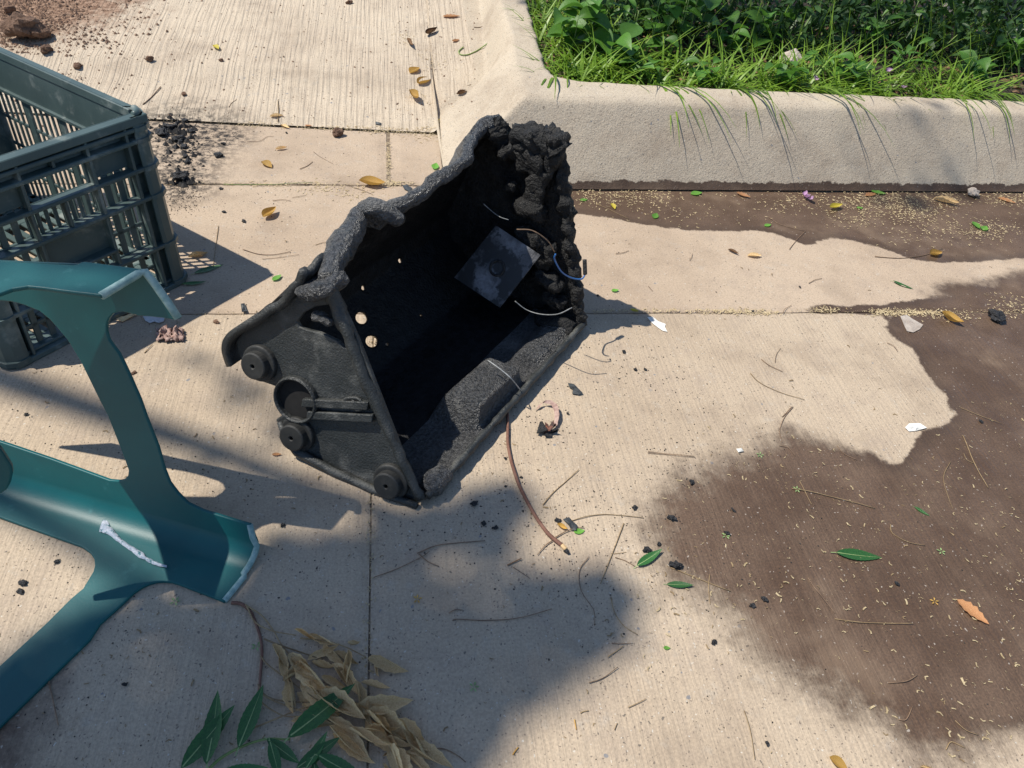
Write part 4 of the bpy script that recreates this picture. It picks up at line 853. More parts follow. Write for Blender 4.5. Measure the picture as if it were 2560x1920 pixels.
# twigs lying about: (crop, points, radius, material, label)
TW = [
 (C5, [(865, 400), (960, 415), (1100, 450), (1240, 487)], .0015, 'twig', 'pale straight stalk on the wet concrete above the long green leaf'),
 (C5, [(900, 365), (925, 415), (955, 470)], .0010, 'twig', 'short stalk crossing the pale straight one'),
 (C5, [(1635, 160), (1665, 230), (1700, 310), (1750, 395)], .0016, 'twig', 'forked bare twig on the wet concrete at the right edge'),
 (C5, [(1640, 240), (1655, 270), (1690, 285)], .0010, 'twig', 'side shoot beside the forked twig on the wet concrete'),
 (C5, [(1580, 278), (1550, 340), (1560, 410), (1590, 490)], .0010, 'twig', 'bowed thin twig left of the forked one'),
 (C5, [(1625, 35), (1700, 65), (1810, 108)], .0011, 'twig', 'straight twig above the forked one near the right edge'),
 (C5, [(870, 30), (830, 80), (810, 140), (820, 190)], .0012, 'twigd', 'curved dark twig at the upper tip of the wet patch'),
 (C5, [(808, 205), (850, 215), (880, 250)], .0011, 'twigd', 'short dark twig just inside the upper wet edge'),
 (C5, [(1070, 205), (1100, 240), (1158, 270)], .0011, 'twigd', 'dark twig at the wet notch below the white chip'),
 (C5, [(1310, 560), (1320, 600), (1390, 640), (1465, 655)], .0013, 'twig', 'bent twig on the wet concrete right of the long green leaf'),
 (C5, [(320, 755), (420, 795), (590, 862)], .0014, 'twig', 'orange straw stalk running down from the curved green leaf'),
 (C5, [(495, 785), (490, 850), (497, 920)], .0009, 'twig', 'thin upright straw crossing the orange stalk'),
 (C5, [(215, 238), (300, 245), (430, 258)], .0010, 'twigd', 'thin brown twig on the dry slab left of the wet patch'),
 (C5, [(1060, 985), (1150, 1000), (1290, 1006), (1410, 1008)], .0012, 'twig', 'long straight straw low on the wet concrete'),
 (C5, [(938, 800), (970, 850), (1010, 900), (1060, 960)], .0010, 'twigd', 'twig leading into the long low straw'),
 (C5, [(650, 1400), (680, 1500), (698, 1620)], .0011, 'twig', 'pale straw near the bottom of the dry slab'),
 (C5, [(1300, 1275), (1380, 1268), (1430, 1240)], .0015, 'twigd', 'dark wet twig low in the wet patch'),
 (C5, [(1345, 1440), (1380, 1440), (1410, 1380)], .0012, 'twigd', 'hooked dark twig below the dark wet one'),
 (C5, [(1600, 1445), (1650, 1490), (1705, 1510)], .0010, 'twig', 'yellow straw in the bottom right of the wet patch'),
 (C5, [(1560, 1575), (1585, 1540), (1645, 1568)], .0013, 'twig', 'pair of pale husks at the bottom right'),
 (C6, [(1053, 143), (1110, 75), (1195, 0), (1260, -60)], .0014, 'twig', 'straw coloured twig on the sunlit slab below the charred paper'),
 (C6, [(1215, 235), (1330, 205), (1450, 198), (1635, 218)], .0012, 'twig', 'long straw twig running right from the black scrap'),
 (C6, [(1520, 248), (1470, 380), (1385, 598)], .0014, 'twig', 'orange-brown twig slanting down the sunlit slab'),
 (C6, [(1460, 425), (1500, 420), (1535, 415)], .0008, 'twig', 'tiny side straw touching the orange-brown twig'),
 (C6, [(1470, 445), (1530, 465), (1590, 500)], .0012, 'twigd', 'short brown twig next to the curved green leaf'),
 (C6, [(1315, 448), (1265, 520), (1275, 640), (1345, 750), (1352, 840)], .0011, 'twigd', 'S-shaped dark twig at the edge of the shade'),
 (C6, [(1445, 672), (1465, 760), (1520, 840), (1600, 890)], .0012, 'twig', 'bowed twig in the shade tongue right of the S-shaped twig'),
 (C6, [(535, 812), (560, 803), (760, 808), (940, 790), (1105, 742)], .0013, 'twigd', 'long nearly level twig in the middle of the shaded slab'),
 (C6, [(330, 420), (440, 378), (560, 362), (720, 350)], .0014, 'twigd', 'grey-brown twig on the shaded slab below the cabinet, upper'),
 (C6, [(80, 560), (240, 500), (360, 440), (400, 410)], .0011, 'twigd', 'thin long twig reaching the joint on the shaded slab'),
 (C6, [(340, 425), (390, 470), (455, 498)], .0016, 'twigd', 'thick short twig end on the shaded slab'),
 (C6, [(850, 490), (890, 470), (930, 452)], .0020, 'brown', 'crumbled brown twig bits in the middle of the shaded slab'),
 (C6, [(880, 500), (930, 535), (980, 568)], .0010, 'twigd', 'thin twig running right from the crumbled bits'),
 (C6, [(1320, 1168), (1400, 1140), (1485, 1078)], .0012, 'twigd', 'forked brown twig low on the shaded slab'),
 (C6, [(1430, 1017), (1470, 990), (1518, 955)], .0013, 'twig', 'short straw at the sunny side of the shade'),
 (C6, [(1450, 938), (1500, 942), (1570, 938)], .0010, 'twigd', 'short level twig above the short straw'),
 (C6, [(512, 768), (550, 748), (595, 750)], .0012, 'twigd', 'small hooked twig above the long level one'),
 (C6, [(1545, 1310), (1600, 1285), (1648, 1260)], .0010, 'twig', 'thin pale twig on the lower sunlit slab'),
 (C6, [(1270, 1342), (1290, 1332), (1318, 1328)], .0013, 'twig', 'yellow straw bit low on the slab'),
 (C6, [(1236, 1380), (1240, 1405), (1246, 1438)], .0015, 'yellow', 'upright yellow sliver at the shade edge near the bottom'),
 (C6, [(1465, 1440), (1475, 1415), (1482, 1400)], .0010, 'twig', 'thin yellow sliver right of the upright one'),
 (C6, [(880, 1582), (895, 1560), (912, 1540)], .0016, 'yellow', 'cream seed husk near the bottom of the shaded slab'),
 (C6, [(380, 1550), (480, 1548), (560, 1585), (610, 1625)], .0012, 'twigd', 'dark curved twig right of the dry leaves'),
 (C4, [(1525, 408), (1640, 415), (1750, 402), (1835, 370)], .0018, 'twigd', 'dark twig on the damp gutter ending at a yellow leaf'),
 (C4, [(1130, 375), (1165, 330), (1205, 290)], .0013, 'twigd', 'brown twig at the notch of the wet gutter'),
 (C4, [(1035, 225), (1090, 260), (1200, 290)], .0012, 'twigd', 'wet twig inside the gutter near the notch'),
 (C4, [(1220, 530), (1250, 515), (1280, 508)], .0013, 'twigd', 'short twig on the dry gutter slab'),
 (C4, [(950, 945), (990, 985), (1080, 1030), (1200, 1068)], .0012, 'twig', 'long thin straw on the sunlit slab right of the white paint'),
 (C4, [(1065, 895), (1070, 860), (1090, 830)], .0009, 'twigd', 'upright thread of twig on the sunlit slab'),
 (C4, [(1002, 880), (1040, 910), (1100, 938)], .0013, 'twigd', 'clump of brown twig bits on the sunlit slab'),
 (C4, [(1580, 805), (1610, 820), (1630, 845)], .0012, 'twigd', 'short twig beside the dry tongue of the wet patch'),
 (C4, [(1100, 672), (1110, 650), (1140, 632)], .0012, 'twigd', 'forked twig standing in the joint'),
 (C4, [(330, 395), (365, 390), (390, 380)], .0013, 'twigd', 'brown twig on the gutter slab right of the blue wire'),
 (C4, [(670, 425), (680, 410), (683, 395)], .0011, 'twigd', 'tiny upright twig on the gutter slab'),
 (C4, [(240, 165), (310, 195), (390, 235)], .0010, 'twig', 'thin straw under the upright yellow leaf'),
 (C4, [(480, 545), (490, 555), (502, 568)], .0009, 'twigd', 'tiny bent twig on the gutter slab near the cabinet'),
 (ZG, [(440, 498), (600, 502), (780, 500), (1060, 485)], .0016, 'gstem', 'pale green stalk lying along the gutter joint'),
 (ZG, [(600, 205), (690, 200), (740, 170), (785, 168)], .0010, 'twigd', 'thin dark twig high on the apron slab'),
 (ZG, [(965, 395), (1020, 370), (1055, 342)], .0015, 'twigd', 'grey twig on the middle of the apron slab'),
 (ZG, [(1060, 275), (1110, 310), (1195, 358)], .0008, 'twigd', 'fine curved stem above the grey twig'),
 (ZG, [(1280, 500), (1370, 530), (1470, 568)], .0012, 'twigd', 'twig under the flat yellow leaf'),
 (ZG, [(780, 612), (850, 606), (905, 614)], .0012, 'twigd', 'short twig below the gutter joint'),
 (ZG, [(915, 590), (960, 585), (1010, 574)], .0008, 'twigd', 'fine twig left of the leaf litter below the gutter joint'),
 (crop(560, 260, 1.595), [(75, 580), (140, 598), (200, 600), (265, 588)], .0014, 'twigd', 'curved twig on the gutter left of the cabinet'),
 (crop(560, 260, 1.595), [(155, 618), (220, 612), (300, 600)], .0008, 'twigd', 'fine straw below the curved twig'),
 (crop(560, 260, 1.595), [(365, 560), (400, 552), (450, 556)], .0010, 'twig', 'fine straw beside the cabinet rim'),
 (Z2, [(712, 1503), (730, 1485), (752, 1462)], .0013, 'twig', 'short straw below the crumpled wrapper'),
 (Z2, [(1078, 878), (1070, 940), (1062, 1000), (1052, 1075)], .0012, 'twig', 'straight stalk in the crate shadow'),
 (crop(0, 620, 1.338), [(160, 1440), (175, 1500), (195, 1595)], .0016, 'twigd', 'brown stick beside the wet spot at the bottom left'),
 (DISP, [(1690, 900), (1700, 890), (1710, 878)], .0012, 'twigd', 'bent stub near the upper wet tip'),
 (DISP, [(1400, 975), (1440, 980), (1500, 985)], .0009, 'twigd', 'hair-thin twig on the sunlit slab'),
]
for fn, pts, r, mk, lab in TW: tubepx(pts, fn, r*.72, 'twig', M[mk], None, T(lab, 'twig', 'twigs and straws on the pavement'), z=r*.8+.0012, n=5, taper=.7, sub=4)
gz = lambda p: .018+.10*max(0, p[1]-yR(p[0]))
def tubeon(pts, fn, r, m, lab):
    P = []
    for x, y in pts:
        q = U(*fn(x, y)); 
        for _ in range(6): q = U(*fn(x, y), float(kerbz(np.array(q[0]), np.array(q[1]))))
        P.append(q+ZZ*(r+.001))
    b = MB(); b.tube(spline(P, 5), r, 5); b.ob('twig', M[m], None, T(lab, 'twig', 'twigs and straws on the pavement'), True)
tubeon([(570, 430), (530, 470), (550, 500), (610, 500), (680, 470), (730, 440), (800, 390)], Z5, .0022, 'ggreen', 'limp green stem hooked at one end on the driveway')
tubeon([(665, 250), (710, 252), (752, 242)], Z5, .0014, 'twigd', 'short dark twig on the driveway')
tubeon([(510, 850), (560, 800), (640, 768)], Z5, .0014, 'twigd', 'twig with a dry leaf near the kerb ramp')
tubeon([(565, 415), (600, 385), (635, 345)], CT, .0016, 'twigd', 'thin stalk on the driveway right of the crate')
tubeon([(1098, 485), (1100, 440), (1098, 398)], CT, .0015, 'twig', 'upright straw in the driveway joint')
tubeon([(905, 425), (915, 410), (935, 395)], CT, .0010, 'twigd', 'tiny hooked twig low on the driveway')
# ------------------------------------------------------------------ charcoal, clods, scraps
def chunk(name, c, r, m, tags, amp=.45, fl=.7, seed=0):
    b = MB(); blob(b, np.zeros(3), np.array([r, 0, 0]), np.array([0, r*rnd.uniform(.6, .95), 0]), np.array([0, 0, r*fl]), 0, 1, 16, 10, 1)
    V = [v*(1+amp*mnoise.noise(Vector(v)*(1.6/r)+Vector((seed*7.1, seed*3.3, 0)))+amp*.35*mnoise.noise(Vector(v)*(4.5/r)+Vector((seed*2.1, 0, 5)))) for v in b.v]; z0 = min(v[2] for v in V); a = rnd.uniform(0, 6.3); ca, sa = math.cos(a), math.sin(a)
    V = [(v[0]*ca-v[1]*sa, v[0]*sa+v[1]*ca, v[2]-z0) for v in V]
    o = ob(name, V, b.f, m, None, tags); o.location = tuple(c); return o
CH = [
 (ZG, 405, 312, .017, 'lone charcoal lump on the apron slab right of the char heap'), (ZG, 140, 470, .030, 'largest charcoal lump beside the crate corner'), (ZG, 180, 430, .011, 'small charcoal lump above the largest one'),
 (ZG, 130, 200, .026, 'charcoal lump at the lower end of the char heap'), (ZG, 70, 120, .022, 'charcoal lump in the upper char heap'), (ZG, 20, 160, .022, 'flat charcoal flake at the left of the char heap'), (ZG, 165, 245, .014, 'charcoal piece below the char heap'), (ZG, 180, 315, .012, 'charcoal bit between heap and largest lump, upper'), (ZG, 190, 355, .012, 'charcoal bit between heap and largest lump, lower'), (ZG, 440, 225, .010, 'charcoal crumb right of the char heap'),
 (ZG, 225, 140, .012, 'charcoal crumb at the right of the char heap'), (ZG, 170, 65, .012, 'charcoal crumb at the top of the char heap'), (ZG, 875, 148, .006, 'single black crumb on the apron slab'), (ZG, 445, 695, .007, 'black crumb on the gutter right of the crate'), (ZG, 580, 760, .008, 'black nugget on the gutter below the curled yellow leaf'), (ZG, 420, 535, .008, 'black flake at the gutter joint'), (ZG, 75, 20, .008, 'black crumb on the driveway edge'),
 (C5, 413, 372, .0085, 'charcoal bit at the left of the wet patch, topmost'), (C5, 155, 490, .008, 'charcoal bit on the dry side of the wet patch'), (C5, 318, 535, .010, 'flat grey char flake left of the wet patch'), (C5, 210, 680, .009, 'charcoal bit touching the curved green leaf'), (C5, 335, 748, .014, 'ragged black scrap below the curved green leaf'), (C5, 570, 605, .008, 'charcoal bit beside a pale blossom in the wet patch'), (C5, 600, 500, .006, 'charcoal crumb inside the wet patch'), (C5, 738, 900, .007, 'charcoal crumb lower in the wet patch, right'), (C5, 685, 928, .006, 'charcoal crumb lower in the wet patch, left'), (C5, 512, 1095, .006, 'black crumb on the lower dry slab'), (C5, 265, 652, .006, 'black crumb above the curved green leaf'), (C5, 752, 1550, .005, 'black crumb near the bottom edge'), (C5, 1338, 830, .006, 'black crumb below the long green leaf'), (C5, 1716, 100, .006, 'black crumb near the right edge by a straight twig'),
 (C3, 728, 962, .0052, 'black crumb left of the cut branch'), (C3, 515, 1275, .010, 'oval black crumb below the front corner of the cabinet'), (C3, 577, 1412, .007, 'black crumb on the shaded slab, left of a pair'), (C3, 657, 1440, .007, 'black crumb on the shaded slab, right of a pair'), (C3, 1090, 1388, .007, 'black crumb next to the black scrap at the branch end'), (C3, 730, 1152, .004, 'tiny black crumb left of the branch bend'), (C3, 838, 1090, .004, 'tiny black crumb right of the branch bend'), (C3, 1160, 650, .004, 'tiny black crumb right of the charred paper'),
 (C4, 367, 848, .007, 'black crumb on the sunlit slab below the white paint'), (C4, 420, 930, .0055, 'black crumb lower on the sunlit slab, left of a pair'), (C4, 466, 930, .0055, 'black crumb lower on the sunlit slab, right of a pair'), (C4, 248, 590, .005, 'black crumb at the tip of the cabinet shadow'), (C4, 1178, 550, .005, 'black crumb on the dry gutter slab'), (C4, 960, 662, .005, 'black crumb in the joint litter'), (C4, 2075, 695, .030, 'crumbled black char patch at the right end of the wet joint'),
 (crop(0, 600, 1.276), 75, 1097, .008, 'black scrap on the slab left of the stool brace, upper'), (crop(0, 600, 1.276), 66, 1122, .007, 'black scrap on the slab left of the stool brace, lower'), (crop(0, 600, 1.276), 183, 1028, .006, 'black crumb by the inner edge of the stool leg'), (crop(0, 600, 1.276), 85, 557, .005, 'black crumb on the slab above the stool shadow'), (crop(0, 600, 1.276), 903, 913, .006, 'black crumb in the shade below the stool shadow'), (crop(0, 600, 1.276), 400, 1418, .005, 'black crumb left of the dry branch'),
]
for i, (fn, x, y, r, lab) in enumerate(CH): chunk('charcoal_bit', onz(fn, x, y), r*.75, M['coal'], T(lab, 'charcoal', 'charred bits on the pavement'), .9, .42, i)
CL_ = [(CT, 95, 150, .055, 'largest soil clod at the top left corner'), (CT, 160, 150, .038, 'soil clod right of the largest one'), (CT, 45, 50, .024, 'soil clod near the top left corner of the picture'), (CT, 185, 210, .020, 'small soil clod below the two big ones'), (CT, 308, 270, .016, 'round soil pellet on the driveway above the crate'), (CT, 727, 375, .010, 'soil crumb low on the driveway'), (CT, 592, 240, .014, 'elongated dark pellet on the driveway'), (CT, 1333, 535, .019, 'brown clod on the apron slab above the joint'), (CT, 875, 240, .008, 'tiny soil crumb on the middle of the driveway'), (CT, 1380, 15, .014, 'brown crumb at the top of the driveway'), (Z2, 1068, 1355, .008, 'soil crumb left of the cabinet corner'), (crop(0, 620, 4.365), 1465, 1368, .006, 'small brown pebble right of the stool brace')]
for i, (fn, x, y, r, lab) in enumerate(CL_): chunk('soil_clod', onz(fn, x, y)-ZZ*.003, r, M['clod'], T(lab, 'clod', 'soil clods on the pavement'), .5, .6, i+50)
def scrap(name, fn, pts, m, tags, th=.0015, wob=.006, z=.002):
    P = [onz(fn, x, y)+ZZ*(z+wob*abs(mnoise.noise(Vector((x*.02, y*.02, 1))))) for x, y in pts]; c = np.mean(P, 0)+ZZ*wob*.6
    n = len(P); b = MB(); mid = [c+(p-c)*.55+ZZ*wob*.8*mnoise.noise(Vector(p)*60) for p in P]
    b.add([c]+mid+P, [(0, 1+i, 1+(i+1) % n) for i in range(n)]+[(1+i, 1+n+i, 1+n+(i+1) % n, 1+(i+1) % n) for i in range(n)])
    o = b.ob(name, m, None, tags); o.modifiers.new('thickness', 'SOLIDIFY').thickness = th; return o
scrap('plastic_scrap', C3, [(1160, 445), (1200, 450), (1225, 480), (1260, 515), (1235, 522), (1190, 515), (1195, 485), (1165, 470)], M['scrap'], T('grey melted plastic scrap on the sunlit slab right of the cabinet', 'scrap'))
scrap('plastic_scrap', C3, [(1125, 1385), (1165, 1375), (1190, 1400), (1222, 1430), (1215, 1462), (1185, 1460), (1160, 1420)], M['scrap'], T('dark plastic scrap beside the cut end of the branch', 'scrap'))
scrap('plastic_scrap', Z2, [(1190, 1270), (1208, 1268), (1220, 1305), (1195, 1308)], M['scrap'], T('small dark plastic chip left of the cabinet corner', 'scrap'))
scrap('plastic_scrap', ZG, [(1490, 75), (1530, 82), (1525, 95), (1490, 90)], M['scrap'], T('small black chip on the driveway edge above the cabinet', 'scrap'), wob=.003)
scrap('plastic_scrap', ZG, [(1675, 515), (1705, 510), (1745, 535), (1720, 555), (1690, 540)], M['scrap'], T('black chip against the rim of the cabinet at the joint', 'scrap'), wob=.003)
CP = empty('charred_paper', onz(C3, 1000, 770), T('charred reddish paper scrap with a curled strip on the sunlit slab', 'paper'))
for k in range(5):
    c = onz(C3, 960+24*k, 765+12*(k % 3)); b = MB(); V = [c+np.array([rnd.uniform(-.016, .016), rnd.uniform(-.018, .018), rnd.uniform(.001, .018)]) for _ in range(5)]; b.add(V, [(0, 1, 2), (0, 2, 3), (0, 3, 4), (1, 2, 4)]); b.ob('crumpled_flap', M['burntp'] if k % 2 else M['coal'], CP)
P = spline([onz(C3, x, y)+ZZ*z for x, y, z in ((945, 625, .004), (985, 590, .010), (1040, 600, .012), (1070, 640, .014), (1078, 700, .012), (1070, 750, .006))], 6)
b = MB(); V = []
for i, p in enumerate(P): w_ = .0045*(1+.5*mnoise.noise(Vector(p)*90)); V += [p+np.array([w_, w_*.4, .003]), p-np.array([w_, w_*.4, .002])]
b.add(V, [(2*i, 2*i+1, 2*i+3, 2*i+2) for i in range(len(P)-1)]); b.ob('curled_strip', M['paper'], CP, smooth=True)
# crumpled wrapper under the stool
b = MB(); q0 = onz(Z6, 1850, 960); n, m_ = 22, 12; V = []
for i in range(n):
    for j in range(m_):
        p = onz(Z6, 1710+300*i/(n-1), 905+125*j/(m_-1)); k = .030*abs(mnoise.noise(Vector((i*.22, j*.33, 2))))+.007*abs(mnoise.noise(Vector((i*.7, j*.6, 5)))); e_ = min(i, n-1-i, j, m_-1-j)
        V.append(p+np.array([.006*mnoise.noise(Vector((i*.7, j*.7, 9))), .008*mnoise.noise(Vector((i*.7, j*.7, 12))), .002+k*min(1, .3+e_*.4)]))
b.add(V, [(i*m_+j, (i+1)*m_+j, (i+1)*m_+j+1, i*m_+j+1) for i in range(n-1) for j in range(m_-1)])
b.ob('crumpled_wrapper', M['paper'], None, T('crumpled pinkish brown wrapper on the slab between stool and cabinet', 'wrapper'), True).modifiers.new('thickness', 'SOLIDIFY').thickness = .0006
scrap('plastic_film', Z6, [(1565, 760), (1640, 755), (1720, 770), (1800, 782), (1790, 812), (1740, 835), (1690, 815), (1640, 830), (1590, 805)], M['film'], T('torn white plastic film in the shadow under the stool leg end', 'film'), wob=.004)
scrap('tan_chip', Z6, [(1280, 795), (1330, 770), (1420, 740), (1480, 735), (1470, 760), (1390, 790), (1340, 815)], M['tan'], T('broken tan leaf piece in the sun between crate and stool', 'leaf'), wob=.006)
# paint dabs and pale chips (flat on the concrete)
scrap('paint_splash', C4, [(475, 690), (500, 688), (525, 708), (560, 722), (556, 735), (568, 758), (545, 752), (520, 735), (495, 715)], M['white'], T('white paint splash on the sunlit slab right of the cabinet', 'paint'), th=.0006, wob=.0006, z=.0015)
scrap('plaster_patch', C4, [(1640, 685), (1670, 680), (1700, 700), (1745, 725), (1730, 745), (1700, 760), (1670, 755), (1655, 720)], M['stone'], T('pale plaster patch at the corner of the wet area below the joint', 'plaster'), th=.0008, wob=.0008, z=.0015)
scrap('paper_chip', C5, [(1370, 130), (1390, 112), (1440, 110), (1470, 130), (1440, 138), (1420, 142), (1390, 145)], M['white'], T('white crumpled chip at the pointed dry corner of the wet patch', 'chip'), th=.0008, wob=.006)
scrap('paper_chip', C5, [(612, 225), (635, 222), (645, 235), (622, 240)], M['white'], T('tiny white chip on the upper left of the wet patch', 'chip'), th=.0008, wob=.003)
chunk('pale_pebble', onz(C4, 1970, 128), .022, M['stone'], T('pale stone chip in the gutter against the kerb', 'stone'), .5, .5, 91)
# small star blossoms
for fn, x, y, lab in ((C6, 655, 1195, 'pale star blossom on the shaded slab'), (C5, 1535, 685, 'white star blossom on the wet concrete'), (C5, 565, 615, 'pale star blossom beside a charcoal bit'), (C5, 720, 250, 'pale star blossom at the upper left of the wet patch'), (ZD, 670, 600, 'pale blossom left of the red stem'), (ZD, 2170, 885, None), (crop(0, 1040, 3.16), 1385, 1470, 'pale blossom below the stool foot'), (C5, 885, 405, 'pale blossom at the end of the straight stalk'), (C6, 330, 690, 'dry yellow blossom on the shaded slab near the joint'), (C5, 1505, 910, 'dried yellow flower head left of the orange leaf'), (C5, 1115, 530, None)):
    if lab is None: continue
    c = onz(fn, x, y); Bq = empty('star_blossom', c, T(lab, 'blossom', 'small blossoms on the pavement'))
    for k in range(5):
        a = k*1.256+rnd.uniform(-.25, .25); d = np.array([math.cos(a), math.sin(a), 0]); s_ = np.array([-d[1], d[0], 0]); l = .009
        child('petal', [c+d*.001+ZZ*.002, c+d*l*.6+s_*.0016+ZZ*.003, c+d*l+ZZ*.0025, c+d*l*.6-s_*.0016+ZZ*.003], [(0, 1, 2, 3)], M['rib'] if 'yellow' not in lab else M['yellow'], Bq)
# ------------------------------------------------------------------ loose litter nobody could count
def scatter(name, pts, mk, size, kind, tags):
    V = []; Fq = []
    for (p, s_) in pts:
        a = rnd.uniform(0, 6.3); ca, sa = math.cos(a), math.sin(a); n0 = len(V); s_ = s_*size*rnd.uniform(.5, 1.5)
        if kind == 'grain':
            for q in ((1, 0, .1), (.2, .8, .1), (-.8, .3, .1), (-.3, -.8, .1), (.1, .1, .9)): V.append(p+np.array([(q[0]*ca-q[1]*sa)*s_*rnd.uniform(.7, 1.3), (q[0]*sa+q[1]*ca)*s_*rnd.uniform(.7, 1.3), q[2]*s_]))
            Fq += [(n0, n0+1, n0+4), (n0+1, n0+2, n0+4), (n0+2, n0+3, n0+4), (n0+3, n0, n0+4)]
        else:                                   # little curved straw
            l = s_; w_ = s_*.13; bz = rnd.uniform(-.35, .35)*l
            for t, yy in ((-.5, 0), (0, bz), (.5, 0)):
                for sg in (-1, 1): x_, y_ = t*l, yy+sg*w_; V.append(p+np.array([x_*ca-y_*sa, x_*sa+y_*ca, .0012+.15*l*abs(rnd.gauss(0, .5))]))
            Fq += [(n0, n0+2, n0+3, n0+1), (n0+2, n0+4, n0+5, n0+3)]
    o = ob(name, V, Fq, M[mk], None, {**tags, 'kind': 'stuff'}); return o
def pxcloud(fn, spots, n):
    out = []; W_ = [s[4] for s in spots]
    for _ in range(n):
        x, y, sx, sy, _w = rnd.choices(spots, W_)[0]; q = onz(fn, rnd.gauss(x, sx), rnd.gauss(y, sy)); out.append((q, 1.))
    return out
def ok(q, slack=0.): return q[1] < (yK(q[0])-.004 if q[0] > xk else 9)
gl = [p for p in pxcloud(C4, [(200, 130, 150, 30, 2), (420, 130, 120, 30, 2), (1120, 160, 60, 25, .8), (1330, 170, 80, 30, 1), (1560, 150, 110, 28, 4), (1700, 200, 80, 30, 3), (1850, 140, 60, 25, 1.5), (2150, 140, 70, 22, 2), (1450, 230, 60, 30, 1), (2050, 290, 90, 30, 2), (1780, 300, 120, 40, 1.2), (1100, 120, 700, 14, .8), (700, 210, 250, 40, .8), (2150, 640, 60, 30, 1)], 3000) if ok(p[0])]
gl += pxcloud(C4, [(470, 658, 160, 4, 1.5), (860, 662, 90, 7, 2), (1000, 670, 60, 8, 1), (1290, 655, 40, 7, 1), (1580, 668, 60, 9, 3), (1760, 668, 70, 9, 3), (1900, 690, 60, 10, 1)], 900)
gl += pxcloud(ZG, [(700, 500, 160, 10, 1), (1200, 520, 150, 25, 2), (1580, 495, 80, 12, 2), (1250, 112, 150, 8, 1.5), (1600, 130, 120, 12, 2), (1850, 150, 80, 25, 2), (1580, 330, 9, 80, 1.2), (700, 85, 90, 10, 1), (1320, 580, 120, 20, .6)], 1100)
gl += pxcloud(Z5, [(300, 560, 70, 60, 1), (150, 850, 90, 60, 1), (60, 360, 60, 40, 1), (380, 700, 120, 120, .5)], 170)
scatter('straw_litter', gl, 'straw', .0065, 'straw', T('fine straw and seed litter washed along the gutter and joints', 'litter'))
wl = []
while len(wl) < 750:
    x, y = rnd.uniform(150, 1911), rnd.uniform(0, 1659); q = U(*C5(x, y)); d = sdist(np.array([q[:2]]), WETA)[0]
    if mnoise.noise(Vector(q)*4) < rnd.uniform(-.35, .3): continue
    if d > 0 or rnd.random() < .12: wl.append((q, rnd.choice((.25, .35, .5, .7, 1, 1.5))))
scatter('seed_flakes', wl, 'straw', .0052, 'straw', T('pale seed flakes strewn over the wet concrete', 'flakes'))
gr = pxcloud(ZG, [(120, 150, 100, 60, 4), (250, 250, 150, 80, 3), (180, 400, 90, 90, 3), (150, 600, 90, 60, 2), (600, 400, 350, 220, 2)], 2200)
gr += pxcloud(DISP, [(1150, 900, 150, 150, 2), (1300, 1000, 180, 140, 3), (1250, 800, 120, 90, 1.5), (1450, 1080, 140, 90, 2), (1000, 1150, 260, 90, 1), (200, 900, 200, 150, 1), (120, 1200, 90, 90, 1)], 2600)
gr += [(U(rnd.uniform(0, 2560), rnd.uniform(500, 1920)), rnd.choice((.4, .6, .9))) for _ in range(2000)]
gr = [p for p in gr if mnoise.noise(Vector(p[0])*3.5) > rnd.uniform(-.6, .25)]
gr = [p for p in gr if ok(p[0])]
hp = pxcloud(ZG, [(90, 130, 60, 40, 4), (140, 190, 45, 30, 2), (150, 470, 45, 28, 2.5), (220, 250, 70, 60, 1.2), (170, 350, 50, 60, 1)], 420)
scatter('char_crumbs', [(p, rnd.choice((.4, .7, 1, 1.8))) for p, _ in hp], 'grit', .0055, 'grain', T('heap of black char crumbs on the concrete right of the crate', 'char'))
scatter('black_grit', gr, 'grit', .0016, 'grain', T('black grit and ash specks scattered over the pavement', 'grit'))
bl = [(U(rnd.uniform(0, 2560), rnd.uniform(520, 1920)), rnd.choice((.3, .5, .5, .7, 1.2))) for _ in range(1700)]
bl = [p for p in bl if mnoise.noise(Vector(p[0])*4+Vector((9, 0, 0))) > rnd.uniform(-.3, .3)]
scatter('brown_fibres', bl, 'twig', .0060, 'straw', T('short brown plant fibres scattered over the slabs', 'fibres'))
cr = []
for _ in range(4600):
    x, y = abs(rnd.gauss(0, 150)), abs(rnd.gauss(0, 100)); cr.append((onz(NAT, x, y), rnd.choice((.4, .5, .7, 1, 2.2))))
for _ in range(900): cr.append((onz(NAT, rnd.uniform(0, 1200), rnd.uniform(0, 300)), rnd.choice((.5, .8, 1.4))))
scatter('soil_crumbs', cr, 'crumb', .0026, 'grain', T('brown soil crumbs spilled over the top left of the driveway', 'soil'))
jd = []
for _ in range(1500):
    x = rnd.uniform(-1.6, 2.6); jd.append((np.array([x, yJ(x)+rnd.gauss(0, .004+.006*max(0, mnoise.noise(Vector((x*3, 0, 0))))), 0.]), rnd.choice((.4, .6, 1))))
for _ in range(800):
    y = rnd.uniform(.1, yJ(0)); jd.append((np.array([xJ(y)+rnd.gauss(0, .005), y, 0.]), rnd.choice((.4, .6, 1))))
for _ in range(1100):
    x = rnd.uniform(-1.6, .1); k = rnd.random() < .5; jd.append((np.array([x, (yG(x)+.003 if k else yR(x)-.004)+rnd.gauss(0, .006), .001]), rnd.choice((.4, .6, 1))))
scatter('joint_crumbs', jd, 'straw', .0016, 'grain', T('brown dirt crumbs packed along the slab joints', 'dirt'))
